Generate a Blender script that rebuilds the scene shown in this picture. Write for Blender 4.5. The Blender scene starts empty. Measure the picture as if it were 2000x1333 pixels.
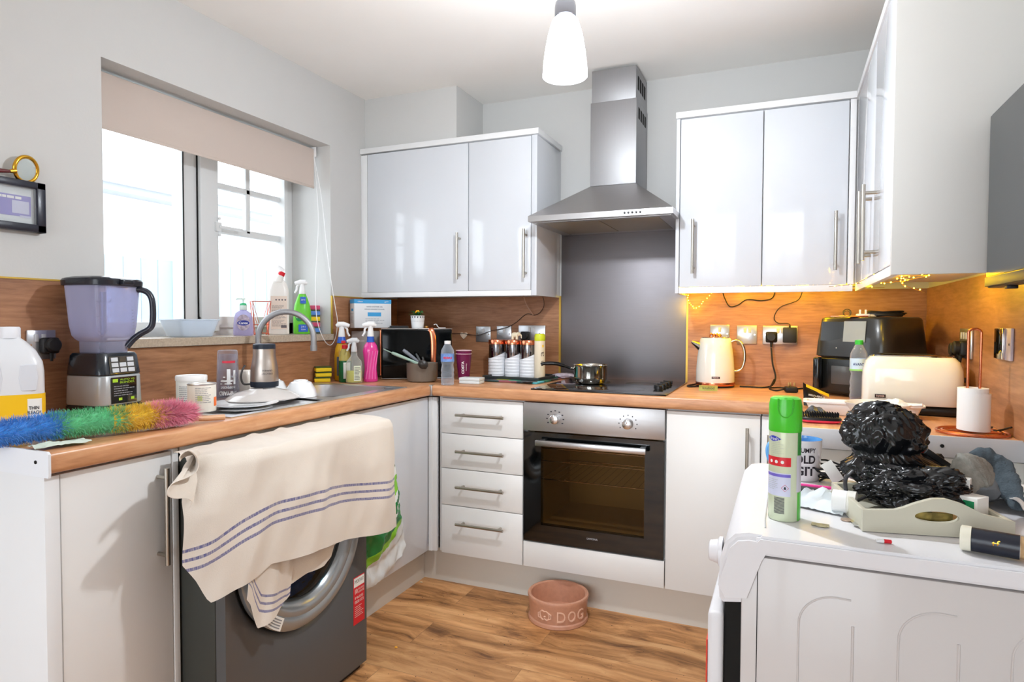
import bpy, bmesh, math, random
from mathutils import Vector, Matrix, noise
R = math.radians
random.seed(7)
sc = bpy.context.scene
COL = sc.collection

# ---------------------------------------------------------------- camera
CAM = Vector((2.0393, -3.1153, 1.2038))
yaw, pit, rol = R(23.0458), R(1.78), R(0.2048)
fw = Vector((-math.sin(yaw) * math.cos(pit), math.cos(yaw) * math.cos(pit), -math.sin(pit)))
rt = Vector((math.cos(yaw), math.sin(yaw), 0)); up = rt.cross(fw)
r2 = rt * math.cos(rol) + up * math.sin(rol); u2 = up * math.cos(rol) - rt * math.sin(rol)
cd = bpy.data.cameras.new('camera'); cam = bpy.data.objects.new('camera', cd); COL.objects.link(cam)
cam.matrix_world = Matrix(((r2.x, u2.x, -fw.x, CAM.x), (r2.y, u2.y, -fw.y, CAM.y), (r2.z, u2.z, -fw.z, CAM.z), (0, 0, 0, 1)))
cd.sensor_width = 36; cd.lens = 1251.76 * 36 / 2000; cd.clip_start = .02
sc.camera = cam

# ---------------------------------------------------------------- world and colour
sc.view_settings.view_transform = 'Standard'; sc.view_settings.look = 'None'
sc.view_settings.gamma = 1; sc.view_settings.use_curve_mapping = False
sc.view_settings.exposure = EXPO = 0.5
w = bpy.data.worlds.new('world'); sc.world = w; w.use_nodes = True
bg = w.node_tree.nodes['Background']; bg.inputs[0].default_value = (.86, .93, 1, 1); bg.inputs[1].default_value = 4.6

def area_portal(loc, rot, sx, sy):      # marks window openings as light portals for the sky
    l = bpy.data.lights.new('window_portal', 'AREA'); l.shape = 'RECTANGLE'; l.size = sx; l.size_y = sy
    l.cycles.is_portal = True
    o = bpy.data.objects.new('window_portal', l); COL.objects.link(o); o.location = loc; o.rotation_euler = rot
area_portal((-.30, -1.145, 1.6), (0, R(-90), 0), .9, 1.13)
area_portal((1.15, -5.12, 1.1), (R(90), 0, 0), 2.3, 2.1)

# ---------------------------------------------------------------- helpers
def lin(c):
    return tuple(((v / 255) / 12.92 if v / 255 <= .04045 else ((v / 255 + .055) / 1.055) ** 2.4) for v in c) + (1,)

def mat(name, rgb, rough=.5, metal=0, spec=.5, coat=0, bump=0, bscale=200, trans=0, ior=1.45, alpha=1, emit=None, es=0, var=0, vscale=6, aniso=0, sheen=0):
    m = bpy.data.materials.new(name); m.use_nodes = True
    nt = m.node_tree; p = nt.nodes['Principled BSDF']
    p.inputs['Base Color'].default_value = lin(rgb); p.inputs['Roughness'].default_value = rough
    p.inputs['Metallic'].default_value = metal; p.inputs['Specular IOR Level'].default_value = spec
    p.inputs['Coat Weight'].default_value = coat; p.inputs['Coat Roughness'].default_value = .05
    p.inputs['Transmission Weight'].default_value = trans; p.inputs['IOR'].default_value = ior
    p.inputs['Alpha'].default_value = alpha
    p.inputs['Sheen Weight'].default_value = sheen
    if emit:
        p.inputs['Emission Color'].default_value = lin(emit); p.inputs['Emission Strength'].default_value = es
    tc = nt.nodes.new('ShaderNodeTexCoord')
    n = nt.nodes.new('ShaderNodeTexNoise'); n.inputs['Scale'].default_value = vscale; n.inputs['Detail'].default_value = 4
    nt.links.new(tc.outputs['Object'], n.inputs['Vector'])
    a = var if var else .015
    mx = nt.nodes.new('ShaderNodeMix'); mx.data_type = 'RGBA'; mx.blend_type = 'MULTIPLY'
    mx.inputs[0].default_value = 1; mx.inputs[6].default_value = lin(rgb)
    mr = nt.nodes.new('ShaderNodeMapRange'); mr.inputs[1].default_value = .3; mr.inputs[2].default_value = .7
    mr.inputs[3].default_value = 1 - a; mr.inputs[4].default_value = 1
    nt.links.new(n.outputs['Fac'], mr.inputs[0]); nt.links.new(mr.outputs[0], mx.inputs[7]); nt.links.new(mx.outputs[2], p.inputs['Base Color'])
    if bump:
        n2 = nt.nodes.new('ShaderNodeTexNoise'); n2.inputs['Scale'].default_value = bscale; n2.inputs['Detail'].default_value = 3
        nt.links.new(tc.outputs['Object'], n2.inputs['Vector'])
        b = nt.nodes.new('ShaderNodeBump'); b.inputs['Strength'].default_value = bump; b.inputs['Distance'].default_value = .002
        nt.links.new(n2.outputs['Fac'], b.inputs['Height']); nt.links.new(b.outputs[0], p.inputs['Normal'])
    return m

def clear(name, rgb, amount=.75, rough=.06, tint=(255, 255, 255), spec=.12):
    """thin clear plastic or glass: see-through, with a glossy skin and a little body colour"""
    m = bpy.data.materials.new(name); m.use_nodes = True; nt = m.node_tree; nt.nodes.clear()
    out = nt.nodes.new('ShaderNodeOutputMaterial'); tr = nt.nodes.new('ShaderNodeBsdfTransparent'); tr.inputs[0].default_value = lin(tint)
    p = nt.nodes.new('ShaderNodeBsdfPrincipled'); p.inputs['Base Color'].default_value = lin(rgb); p.inputs['Roughness'].default_value = rough
    mx = nt.nodes.new('ShaderNodeMixShader'); fr = nt.nodes.new('ShaderNodeLayerWeight'); fr.inputs[0].default_value = .35
    mr = nt.nodes.new('ShaderNodeMapRange'); mr.inputs[3].default_value = 1 - amount; mr.inputs[4].default_value = min(1, 1 - amount + .55)
    nt.links.new(fr.outputs['Facing'], mr.inputs[0]); nt.links.new(mr.outputs[0], mx.inputs[0])
    nt.links.new(tr.outputs[0], mx.inputs[1]); nt.links.new(p.outputs[0], mx.inputs[2]); nt.links.new(mx.outputs[0], out.inputs[0])
    return m

def wood(name, c1, c2, c3, axis='x', s=1.0, rough=.42, knots=True):
    m = bpy.data.materials.new(name); m.use_nodes = True; nt = m.node_tree; p = nt.nodes['Principled BSDF']
    tc = nt.nodes.new('ShaderNodeTexCoord'); mp = nt.nodes.new('ShaderNodeMapping')
    k = {'x': (1.3, 14, 14), 'y': (14, 1.3, 14), 'z': (14, 14, 1.3)}[axis]
    mp.inputs['Scale'].default_value = tuple(v * s for v in k)
    nt.links.new(tc.outputs['Object'], mp.inputs['Vector'])
    wp = nt.nodes.new('ShaderNodeTexNoise'); wp.inputs['Scale'].default_value = 3.2; wp.inputs['Detail'].default_value = 2
    nt.links.new(tc.outputs['Object'], wp.inputs['Vector'])
    ad = nt.nodes.new('ShaderNodeMix'); ad.data_type = 'RGBA'; ad.blend_type = 'LINEAR_LIGHT'; ad.inputs[0].default_value = .9 if knots else .3
    nt.links.new(mp.outputs[0], ad.inputs[6]); nt.links.new(wp.outputs['Color'], ad.inputs[7])
    n = nt.nodes.new('ShaderNodeTexNoise'); n.inputs['Scale'].default_value = 1.4; n.inputs['Detail'].default_value = 9; n.inputs['Roughness'].default_value = .62
    nt.links.new(ad.outputs[2], n.inputs['Vector'])
    n2 = nt.nodes.new('ShaderNodeTexNoise'); n2.inputs['Scale'].default_value = 9; n2.inputs['Detail'].default_value = 5
    nt.links.new(mp.outputs[0], n2.inputs['Vector'])
    mx = nt.nodes.new('ShaderNodeMix'); mx.data_type = 'FLOAT'; mx.inputs[0].default_value = .35
    nt.links.new(n.outputs['Fac'], mx.inputs[2]); nt.links.new(n2.outputs['Fac'], mx.inputs[3])
    cr = nt.nodes.new('ShaderNodeValToRGB'); e = cr.color_ramp.elements
    e[0].position = .34; e[0].color = lin(c1); e[1].position = .66; e[1].color = lin(c3)
    q = e.new(.5); q.color = lin(c2)
    nt.links.new(mx.outputs[0], cr.inputs[0]); nt.links.new(cr.outputs[0], p.inputs['Base Color'])
    p.inputs['Roughness'].default_value = rough
    b = nt.nodes.new('ShaderNodeBump'); b.inputs['Strength'].default_value = .08; b.inputs['Distance'].default_value = .001
    nt.links.new(n2.outputs['Fac'], b.inputs['Height']); nt.links.new(b.outputs[0], p.inputs['Normal'])
    return m

def floor_mat():
    m = bpy.data.materials.new('floor_planks'); m.use_nodes = True; nt = m.node_tree; p = nt.nodes['Principled BSDF']
    tc = nt.nodes.new('ShaderNodeTexCoord')
    br = nt.nodes.new('ShaderNodeTexBrick'); br.inputs['Scale'].default_value = 1; br.inputs['Brick Width'].default_value = 1.22
    br.inputs['Row Height'].default_value = .182; br.inputs['Mortar Size'].default_value = .0012; br.inputs['Mortar Smooth'].default_value = .2
    br.inputs['Color1'].default_value = (0, 0, 0, 1); br.inputs['Color2'].default_value = (1, 1, 1, 1); br.inputs['Mortar'].default_value = (.5, .5, .5, 1)
    br.offset = .37
    nt.links.new(tc.outputs['Object'], br.inputs['Vector'])
    sc_ = nt.nodes.new('ShaderNodeVectorMath'); sc_.operation = 'SCALE'; sc_.inputs['Scale'].default_value = 7
    nt.links.new(br.outputs['Color'], sc_.inputs[0])
    ad = nt.nodes.new('ShaderNodeVectorMath'); ad.operation = 'ADD'
    nt.links.new(tc.outputs['Object'], ad.inputs[0]); nt.links.new(sc_.outputs[0], ad.inputs[1])
    mp = nt.nodes.new('ShaderNodeMapping'); mp.inputs['Scale'].default_value = (1.2, 12, 1)
    nt.links.new(ad.outputs[0], mp.inputs[0])
    wp = nt.nodes.new('ShaderNodeTexNoise'); wp.inputs['Scale'].default_value = 2.4; wp.inputs['Detail'].default_value = 2
    nt.links.new(ad.outputs[0], wp.inputs['Vector'])
    l = nt.nodes.new('ShaderNodeMix'); l.data_type = 'RGBA'; l.blend_type = 'LINEAR_LIGHT'; l.inputs[0].default_value = 1
    nt.links.new(mp.outputs[0], l.inputs[6]); nt.links.new(wp.outputs['Color'], l.inputs[7])
    n = nt.nodes.new('ShaderNodeTexNoise'); n.inputs['Scale'].default_value = 1.3; n.inputs['Detail'].default_value = 10; n.inputs['Roughness'].default_value = .65
    nt.links.new(l.outputs[2], n.inputs['Vector'])
    cr = nt.nodes.new('ShaderNodeValToRGB'); e = cr.color_ramp.elements
    e[0].position = .33; e[0].color = lin((112, 72, 40)); e[1].position = .68; e[1].color = lin((226, 174, 120))
    q = e.new(.43); q.color = lin((168, 117, 70)); q = e.new(.53); q.color = lin((200, 144, 92))
    nt.links.new(n.outputs['Fac'], cr.inputs[0])
    # plank tone
    mr = nt.nodes.new('ShaderNodeMapRange'); mr.inputs[3].default_value = .86; mr.inputs[4].default_value = 1.1
    nt.links.new(br.outputs['Color'], mr.inputs[0])
    m1 = nt.nodes.new('ShaderNodeMix'); m1.data_type = 'RGBA'; m1.blend_type = 'MULTIPLY'; m1.inputs[0].default_value = 1
    nt.links.new(cr.outputs[0], m1.inputs[6]); nt.links.new(mr.outputs[0], m1.inputs[7])
    # seams
    m2 = nt.nodes.new('ShaderNodeMix'); m2.data_type = 'RGBA'; m2.blend_type = 'MIX'; m2.inputs[7].default_value = lin((120, 86, 55))
    sm = nt.nodes.new('ShaderNodeMath'); sm.operation = 'MULTIPLY'; sm.inputs[1].default_value = .6
    nt.links.new(br.outputs['Fac'], sm.inputs[0]); nt.links.new(sm.outputs[0], m2.inputs[0]); nt.links.new(m1.outputs[2], m2.inputs[6])
    # crumbs and grit
    v = nt.nodes.new('ShaderNodeTexNoise'); v.inputs['Scale'].default_value = 95; v.inputs['Detail'].default_value = 1
    nt.links.new(tc.outputs['Object'], v.inputs['Vector'])
    g = nt.nodes.new('ShaderNodeMath'); g.operation = 'GREATER_THAN'; g.inputs[1].default_value = .755
    nt.links.new(v.outputs['Fac'], g.inputs[0])
    m3 = nt.nodes.new('ShaderNodeMix'); m3.data_type = 'RGBA'; m3.inputs[7].default_value = lin((60, 38, 20))
    nt.links.new(g.outputs[0], m3.inputs[0]); nt.links.new(m2.outputs[2], m3.inputs[6])
    nt.links.new(m3.outputs[2], p.inputs['Base Color']); p.inputs['Roughness'].default_value = .48
    b = nt.nodes.new('ShaderNodeBump'); b.inputs['Strength'].default_value = .12; b.inputs['Distance'].default_value = .001
    nt.links.new(n.outputs['Fac'], b.inputs['Height']); nt.links.new(b.outputs[0], p.inputs['Normal'])
    return m

def brushed(name, rgb, axis=(1, 1, 60), rough=.3):
    m = mat(name, rgb, rough, 1)
    nt = m.node_tree; p = nt.nodes['Principled BSDF']; tc = nt.nodes['Texture Coordinate']
    mp = nt.nodes.new('ShaderNodeMapping'); mp.inputs['Scale'].default_value = axis
    n = nt.nodes.new('ShaderNodeTexNoise'); n.inputs['Scale'].default_value = 8; n.inputs['Detail'].default_value = 6
    nt.links.new(tc.outputs['Object'], mp.inputs[0]); nt.links.new(mp.outputs[0], n.inputs['Vector'])
    mr = nt.nodes.new('ShaderNodeMapRange'); mr.inputs[3].default_value = rough - .07; mr.inputs[4].default_value = rough + .12
    nt.links.new(n.outputs['Fac'], mr.inputs[0]); nt.links.new(mr.outputs[0], p.inputs['Roughness'])
    b = nt.nodes.new('ShaderNodeBump'); b.inputs['Strength'].default_value = .05; b.inputs['Distance'].default_value = .0006
    nt.links.new(n.outputs['Fac'], b.inputs['Height']); nt.links.new(b.outputs[0], p.inputs['Normal'])
    return m

class MB:
    """collects shapes in one bmesh; build() links them as ONE mesh object"""
    def __init__(s, X=None):
        s.bm = bmesh.new(); s.uv = s.bm.loops.layers.uv.new('UVMap'); s.X = X or Matrix.Identity(4)
    def _add(s, vs, fs, mi=0, M=None, uvs=None, smooth=True):
        T = s.X @ M if M is not None else s.X
        bv = [s.bm.verts.new(T @ Vector(v)) for v in vs]
        for i, f in enumerate(fs):
            try: face = s.bm.faces.new([bv[k] for k in f])
            except ValueError: continue
            face.material_index = mi; face.smooth = smooth
            if uvs:
                for lp, k in zip(face.loops, f): lp[s.uv].uv = uvs[k]
        return s
    def box(s, x0, x1, y0, y1, z0, z1, bev=0, seg=2, mi=0, M=None, smooth=True):
        x0, x1 = sorted((x0, x1)); y0, y1 = sorted((y0, y1)); z0, z1 = sorted((z0, z1))
        t = bmesh.new(); bmesh.ops.create_cube(t, size=1)
        for v in t.verts: v.co = Vector(((x0 + x1) / 2 + v.co.x * (x1 - x0), (y0 + y1) / 2 + v.co.y * (y1 - y0), (z0 + z1) / 2 + v.co.z * (z1 - z0)))
        if bev: bmesh.ops.bevel(t, geom=t.edges[:], offset=bev, segments=seg, affect='EDGES', profile=.5, clamp_overlap=True)
        t.verts.index_update()
        s._add([v.co.copy() for v in t.verts], [[v.index for v in f.verts] for f in t.faces], mi, M, smooth=smooth); t.free(); return s
    def lathe(s, prof, c=(0, 0, 0), n=32, mi=0, sx=1, sy=1, M=None, caps=True, sq=0):
        vs = []; fs = []
        for r, z in prof:
            for k in range(n):
                a = 2 * math.pi * k / n; ca, sa = math.cos(a), math.sin(a)
                if sq:
                    e = 2 / (2 + sq); ca = math.copysign(abs(ca) ** e, ca); sa = math.copysign(abs(sa) ** e, sa)
                vs.append((c[0] + r * sx * ca, c[1] + r * sy * sa, c[2] + z))
        for i in range(len(prof) - 1):
            for k in range(n):
                a, b = i * n + k, i * n + (k + 1) % n
                fs.append((a, b, b + n, a + n))
        if caps:
            if prof[0][0] > 1e-5: fs.append(tuple(range(n))[::-1])
            if prof[-1][0] > 1e-5: fs.append(tuple((len(prof) - 1) * n + k for k in range(n)))
        return s._add(vs, fs, mi, M)
    def tube(s, pts, r, n=10, mi=0, closed=False, M=None, flat=1, upv=None):
        P = [Vector(p) for p in pts]; N = len(P); vs = []; fs = []
        rs = r if isinstance(r, (list, tuple)) else [r] * N
        tan = []
        for i in range(N):
            a = P[(i - 1) % N] if closed or i > 0 else P[i]; b = P[(i + 1) % N] if closed or i < N - 1 else P[i]
            t = b - a; tan.append(t.normalized() if t.length > 1e-9 else Vector((0, 0, 1)))
        u = Vector(upv) if upv else (Vector((0, 0, 1)) if abs(tan[0].z) < .9 else Vector((1, 0, 0)))
        u = (u - tan[0] * u.dot(tan[0])).normalized()
        for i in range(N):
            u = (u - tan[i] * u.dot(tan[i]))
            u = u.normalized() if u.length > 1e-6 else tan[i].orthogonal().normalized()
            v = tan[i].cross(u)
            for k in range(n):
                a = 2 * math.pi * k / n
                vs.append(P[i] + (u * math.cos(a) * flat + v * math.sin(a)) * rs[i])
        for i in range(N if closed else N - 1):
            j = (i + 1) % N
            for k in range(n): fs.append((i * n + k, i * n + (k + 1) % n, j * n + (k + 1) % n, j * n + k))
        if not closed: fs.append(tuple(range(n))[::-1]); fs.append(tuple((N - 1) * n + k for k in range(n)))
        return s._add(vs, fs, mi, M)
    def cyl(s, a, b, r, n=20, mi=0, M=None): return s.tube([a, b], r, n, mi, M=M)
    def prism(s, poly, f, d0, d1, mi=0, M=None, smooth=True):
        """poly: 2D outline; f(u, v, d) -> 3D point"""
        n = len(poly); vs = [f(u, v, d0) for u, v in poly] + [f(u, v, d1) for u, v in poly]
        fs = [tuple(range(n)), tuple(range(2 * n - 1, n - 1, -1))] + [(i, i + n, (i + 1) % n + n, (i + 1) % n) for i in range(n)]
        return s._add(vs, fs, mi, M, smooth=smooth)
    def grid(s, nu, nv, fn, mi=0, uvf=None, M=None, close_u=False):
        vs = []; uvs = []; fs = []
        for j in range(nv + 1):
            for i in range(nu + 1):
                vs.append(fn(i / nu, j / nv)); uvs.append(uvf(i / nu, j / nv) if uvf else (i / nu, j / nv))
        for j in range(nv):
            for i in range(nu):
                a = j * (nu + 1) + i; fs.append((a, a + 1, a + nu + 2, a + nu + 1))
        return s._add(vs, fs, mi, M, uvs)
    def blob(s, c, rad, fn=None, sub=4, mi=0, M=None):
        t = bmesh.new(); bmesh.ops.create_icosphere(t, subdivisions=sub, radius=1); t.verts.index_update()
        vs = []
        for v in t.verts:
            d = v.co.normalized(); k = fn(d) if fn else 1
            if isinstance(k, Vector): vs.append(Vector(c) + k)
            else: vs.append(Vector((c[0] + d.x * rad[0] * k, c[1] + d.y * rad[1] * k, c[2] + d.z * rad[2] * k)))
        s._add(vs, [[v.index for v in f.verts] for f in t.faces], mi, M); t.free(); return s
    def solid(s, th):
        bmesh.ops.recalc_face_normals(s.bm, faces=s.bm.faces[:])
        bmesh.ops.solidify(s.bm, geom=s.bm.faces[:], thickness=th); return s
    def weld(s): bmesh.ops.remove_doubles(s.bm, verts=s.bm.verts[:], dist=1e-5); return s
    def build(s, name, mats, parent=None, world=False, ang=38, recalc=True, **tags):
        if recalc: bmesh.ops.recalc_face_normals(s.bm, faces=s.bm.faces[:])
        me = bpy.data.meshes.new(name)
        if world and parent is not None:
            off = Vector((0, 0, 0)); q = parent
            while q is not None: off += Vector(q.location); q = q.parent
            for v in s.bm.verts: v.co -= off
        s.bm.to_mesh(me); s.bm.free()
        for m in (mats if isinstance(mats, (list, tuple)) else [mats]): me.materials.append(m)
        me.set_sharp_from_angle(angle=R(ang))
        o = bpy.data.objects.new(name, me); COL.objects.link(o)
        if parent is not None: o.parent = parent
        for k, v in tags.items(): o[k] = v
        return o

def thing(name, label, cat, loc=(0, 0, 0), rz=0, group=None):
    o = bpy.data.objects.new(name, None); COL.objects.link(o); o.location = loc; o.rotation_euler = (0, 0, rz)
    o.empty_display_size = .05
    o['label'] = label; o['category'] = cat
    if group: o['group'] = group
    return o
def tag(o, label, cat, group=None):
    o['label'] = label; o['category'] = cat
    if group: o['group'] = group
    return o
def at_base(o, loc, rz=0):
    """a single-mesh thing modelled about its own origin"""
    o.location = loc; o.rotation_euler = (0, 0, rz); return o
def struct(o): o['kind'] = 'structure'; return o
def face(x, y):     # rotation that turns local -y towards where a person stands in the room
    v = CAM - Vector((x, y, 0)); return math.atan2(v.y, v.x) + R(90)
def dup(root, loc, rz, label, group):
    r = root.copy(); COL.objects.link(r); r.location = loc; r.rotation_euler = (0, 0, rz); r['label'] = label; r['group'] = group
    for ch in list(root.children):
        c = ch.copy(); COL.objects.link(c); c.parent = r
        for g in ch.children:
            d = g.copy(); COL.objects.link(d); d.parent = c
    return r

_txt = {}
def text_mesh(s, bold=0):
    if (s, bold) in _txt: return _txt[(s, bold)]
    cu = bpy.data.curves.new('t', 'FONT'); cu.body = s; cu.resolution_u = 3; cu.offset = bold; cu.align_x = 'LEFT'
    ob = bpy.data.objects.new('t', cu); COL.objects.link(ob)
    bpy.context.view_layer.update()
    me = bpy.data.meshes.new_from_object(ob.evaluated_get(bpy.context.evaluated_depsgraph_get()))
    bpy.data.objects.remove(ob); bpy.data.curves.remove(cu)
    b = bmesh.new(); b.from_mesh(me); bpy.data.meshes.remove(me)
    xs = [v.co.x for v in b.verts]; ys = [v.co.y for v in b.verts]
    cx, cy = (min(xs) + max(xs)) / 2, (min(ys) + max(ys)) / 2; w_ = max(xs) - min(xs); h_ = max(ys) - min(ys)
    for v in b.verts: v.co = Vector((v.co.x - cx, v.co.y - cy, 0))
    b.verts.index_update()
    d = ([tuple(v.co) for v in b.verts], [[v.index for v in f.verts] for f in b.faces], w_, h_)
    b.free(); _txt[(s, bold)] = d
    return d
def put_text(mb, s, w, h, fn, mi=0, bold=0, thick=0, rot=0):
    """letters mapped through fn(u, v) -> 3D point; w, h = size of the word (h None keeps proportion)"""
    vs, fs, w0, h0 = text_mesh(s, bold) if (s, bold) not in _txt else _txt[(s, bold)]
    kx = w / w0; ky = kx if h is None else h / h0
    c_, s_ = math.cos(rot), math.sin(rot)
    out = []
    for x, y, _ in vs:
        X, Y = x * kx, y * ky; out.append(fn(X * c_ - Y * s_, X * s_ + Y * c_))
    mb._add(out, fs, mi, smooth=False)
def flat_fn(c, right, upd):
    c, a, b = Vector(c), Vector(right).normalized(), Vector(upd).normalized()
    return lambda u, v: c + a * u + b * v
def cyl_fn(r, z, phi=0, c=(0, 0), sx=1, sy=1):
    return lambda u, v: Vector((c[0] + r * sx * math.sin(phi + u / r), c[1] - r * sy * math.cos(phi + u / r), z + v))
def patch(mb, fn, w, h, mi=0, n=10):
    """a rectangle of label stock mapped through fn"""
    mb.grid(n, 1, lambda a, b: fn((a - .5) * w, (b - .5) * h), mi)
def lines(mb, fn, w, h, rows, mi=0, fill=.55, seed=1):
    """rows of fine print as thin bars"""
    rr = random.Random(seed)
    for i in range(rows):
        y = h / 2 - h * (i + .5) / rows; L = w * rr.uniform(.6, 1); x = -w / 2
        while x < -w / 2 + L:
            q = rr.uniform(.06, .22) * w; q = min(q, w / 2 - x)
            if q <= .01 * w: break
            x0, x1, hh = x, x + q * .85, h / rows * fill / 2
            mb.grid(2, 1, lambda a, b: fn(x0 + (x1 - x0) * a, y - hh + 2 * hh * b), mi); x += q
def arc(c, r, a0, a1, n, ax='xz'):
    o = []
    for i in range(n + 1):
        a = a0 + (a1 - a0) * i / n; u, v = r * math.cos(a), r * math.sin(a)
        o.append({'xz': (c[0] + u, c[1], c[2] + v), 'xy': (c[0] + u, c[1] + v, c[2]), 'yz': (c[0], c[1] + u, c[2] + v)}[ax])
    return o
def smooth_path(pts, n=8):
    P = [Vector(p) for p in pts]; P = [P[0] * 2 - P[1]] + P + [P[-1] * 2 - P[-2]]; o = []
    for i in range(1, len(P) - 2):
        for k in range(n):
            t = k / n; a, b, c, d = P[i - 1], P[i], P[i + 1], P[i + 2]
            o.append(.5 * ((2 * b) + (c - a) * t + (2 * a - 5 * b + 4 * c - d) * t * t + (3 * b - 3 * c + d - a) * t ** 3))
    o.append(P[-2]); return o

# ---------------------------------------------------------------- materials
wall_m = mat('painted_plaster', (206, 206, 204), .85, bump=.15, bscale=120)
ceil_m = mat('ceiling_paint', (246, 244, 240), .9, bump=.1, bscale=90)
gloss = mat('gloss_white_door', (216, 220, 226), .1, spec=.5, coat=.3)
satin = mat('satin_white_door', (230, 229, 227), .3, spec=.5)
carc = mat('white_melamine', (234, 235, 236), .35)
plinth_m = mat('cream_plinth', (214, 208, 198), .45)
top_x = wood('oak_worktop', (174, 120, 80), (202, 146, 104), (218, 168, 126), 'x', rough=.32)
top_y = wood('oak_worktop_side', (174, 120, 80), (202, 146, 104), (218, 168, 126), 'y', rough=.32)
spl_x = wood('oak_splashback', (126, 84, 56), (160, 112, 78), (182, 134, 98), 'x', rough=.4)
spl_y = wood('oak_splashback_side', (126, 84, 56), (160, 112, 78), (182, 134, 98), 'y', rough=.4)
steel = brushed('brushed_steel', (166, 166, 168), (60, 60, 1), .5)
steel_h = brushed('brushed_steel_horizontal', (184, 182, 182), (1, 1, 60), .36)
splash_steel = brushed('splashback_steel', (136, 133, 137), (1, 1, 40), .46)
nickel = mat('satin_nickel', (178, 172, 162), .3, 1)
chrome = mat('chrome', (210, 210, 214), .08, 1)
black = mat('black_plastic', (18, 19, 21), .35)
blackgl = mat('black_gloss', (6, 8, 9), .05, coat=.5)
darkgap = mat('dark_gap', (20, 19, 17), .9)
copper = mat('copper', (226, 140, 104), .22, 1)
white_p = mat('white_plastic', (240, 240, 240), .35)
white_c = mat('white_ceramic', (238, 240, 242), .12, coat=.4)
paper = mat('white_card', (236, 236, 232), .7)
ink = mat('dark_ink', (44, 44, 52), .7)
grey_ink = mat('grey_ink', (140, 142, 146), .7)
red = mat('red_plastic', (214, 30, 44), .35)
blue = mat('blue_label', (40, 92, 190), .4)
# ================================================================ THE ROOM
W, H, ZW = 2.584, 2.358, .915
YR = -5.0
struct(MB().box(-.3, W + .3, YR - .3, .3, -.08, 0).build('floor', floor_mat()))
struct(MB().box(-.3, W + .3, YR - .1, .3, H, H + .1).build('ceiling', ceil_m))
# left wall with the window opening  y -1.711..-.58, z 1.11..2.05
b = MB()
for y0, y1, z0, z1 in ((YR, -1.711, 0, H), (-.58, .3, 0, H), (-1.711, -.58, 0, 1.108), (-1.711, -.58, 2.051, H)): b.box(-.3, 0, y0, y1, z0, z1)
struct(b.build('wall_left', wall_m))
struct(MB().box(-.3, W + .3, 0, .3, 0, H).build('wall_back', wall_m))
struct(MB().box(W, W + .3, YR, 0, 0, H).build('wall_right', wall_m))
b = MB()
for x0, x1, z0, z1 in ((0, .05, 0, H), (2.25, W, 0, H), (.05, 2.25, 2.12, H)): b.box(x0, x1, YR - .12, YR, z0, z1)
struct(b.build('wall_rear', wall_m))
struct(MB().box(0, .54, -.297, 0, 2.09, H).build('trim_1', wall_m, label='boxed-in white plaster casing above the wall unit'))

# unseen patio door in the rear wall, added to let in fill light
upvc = mat('white_upvc', (222, 224, 224), .3)
pane = clear('window_glass', (230, 240, 245), .96, .02)
b = MB()
for x0, x1, z0, z1 in ((.05, 2.25, 0, .07), (.05, 2.25, 2.05, 2.12), (.05, .12, .07, 2.05), (2.18, 2.25, .07, 2.05), (1.11, 1.19, .07, 2.05)): b.box(x0, x1, YR - .1, YR - .03, z0, z1, .004)
d_ = struct(b.build('added_fill_door', upvc))
MB().box(.12, 2.18, YR - .07, YR - .064, .07, 2.05).build('added_fill_pane', pane, d_)

# kitchen window
FX0, FX1 = -.30, -.235
b = MB()
Y0, Y1, Z0, Z1 = -1.711, -.58, 1.135, 2.051
for y0, y1, z0, z1 in ((Y0, Y1, Z0, Z0 + .06), (Y0, Y1, Z1 - .05, Z1), (Y0, Y0 + .04, Z0, Z1), (Y1 - .05, Y1, Z0, Z1), (-1.215, -1.147, Z0, Z1)): b.box(FX0, FX1, y0, y1, z0, z1, .004)
b.box(FX0, FX1 + .02, -1.145, -1.052, Z0 + .02, Z1 - .01, .006)
b.box(FX0, FX1 + .016, -.652, -.628, Z0 + .04, Z1 - .03, .004)
b.box(FX0, FX1 + .016, -1.145, -.63, Z0 + .035, Z0 + .085, .004)
win = struct(b.build('window_1', upvc))
bars = MB()
bars.box(-.27, -.247, -1.052, -.65, 1.585, 1.617, .004); bars.box(-.27, -.247, -1.052, -.65, 1.78, 1.806, .004)
bars.box(-.27, -.247, -.868, -.842, 1.60, 2.0, .004)
bars.build('glazing_bar', upvc, win)
MB().box(-.262, -.258, -1.052, -.652, 1.2, 2.0).box(-.262, -.258, -1.69, -1.21, 1.2, 2.0).build('window_pane', pane, win)
MB().box(-.235, -.230, -1.2165, -1.2135, 1.19, 2.0).box(-.235, -.23, -1.149, -1.145, 1.17, 2.03).box(-.235, -.222, -.634, -.629, 1.17, 2.03).build('rubber_seal', darkgap, win)
m_ = MB(); m_.box(-.222, -.205, -1.075, -1.045, 1.585, 1.625, .003); m_.box(-.214, -.2, -1.06, -.93, 1.6, 1.612, .003, M=Matrix.Translation((0, 0, 0))); m_.cyl((-.205, -1.06, 1.64), (-.2, -1.06, 1.64), .006); m_.cyl((-.205, -1.06, 1.57), (-.2, -1.06, 1.57), .006)
m_.build('window_stay', upvc, win)
quartz = mat('speckled_quartz', (196, 180, 160), .25, var=.25, vscale=160)
struct(MB().prism([(-.235, -1.709), (.0, -1.709), (.0, -1.735), (.022, -1.735), (.022, -.585), (-.235, -.585)], lambda u, v, d: (u, v, d), 1.109, 1.138, smooth=False).build('trim_2', quartz, label='speckled beige stone window sill'))

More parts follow.
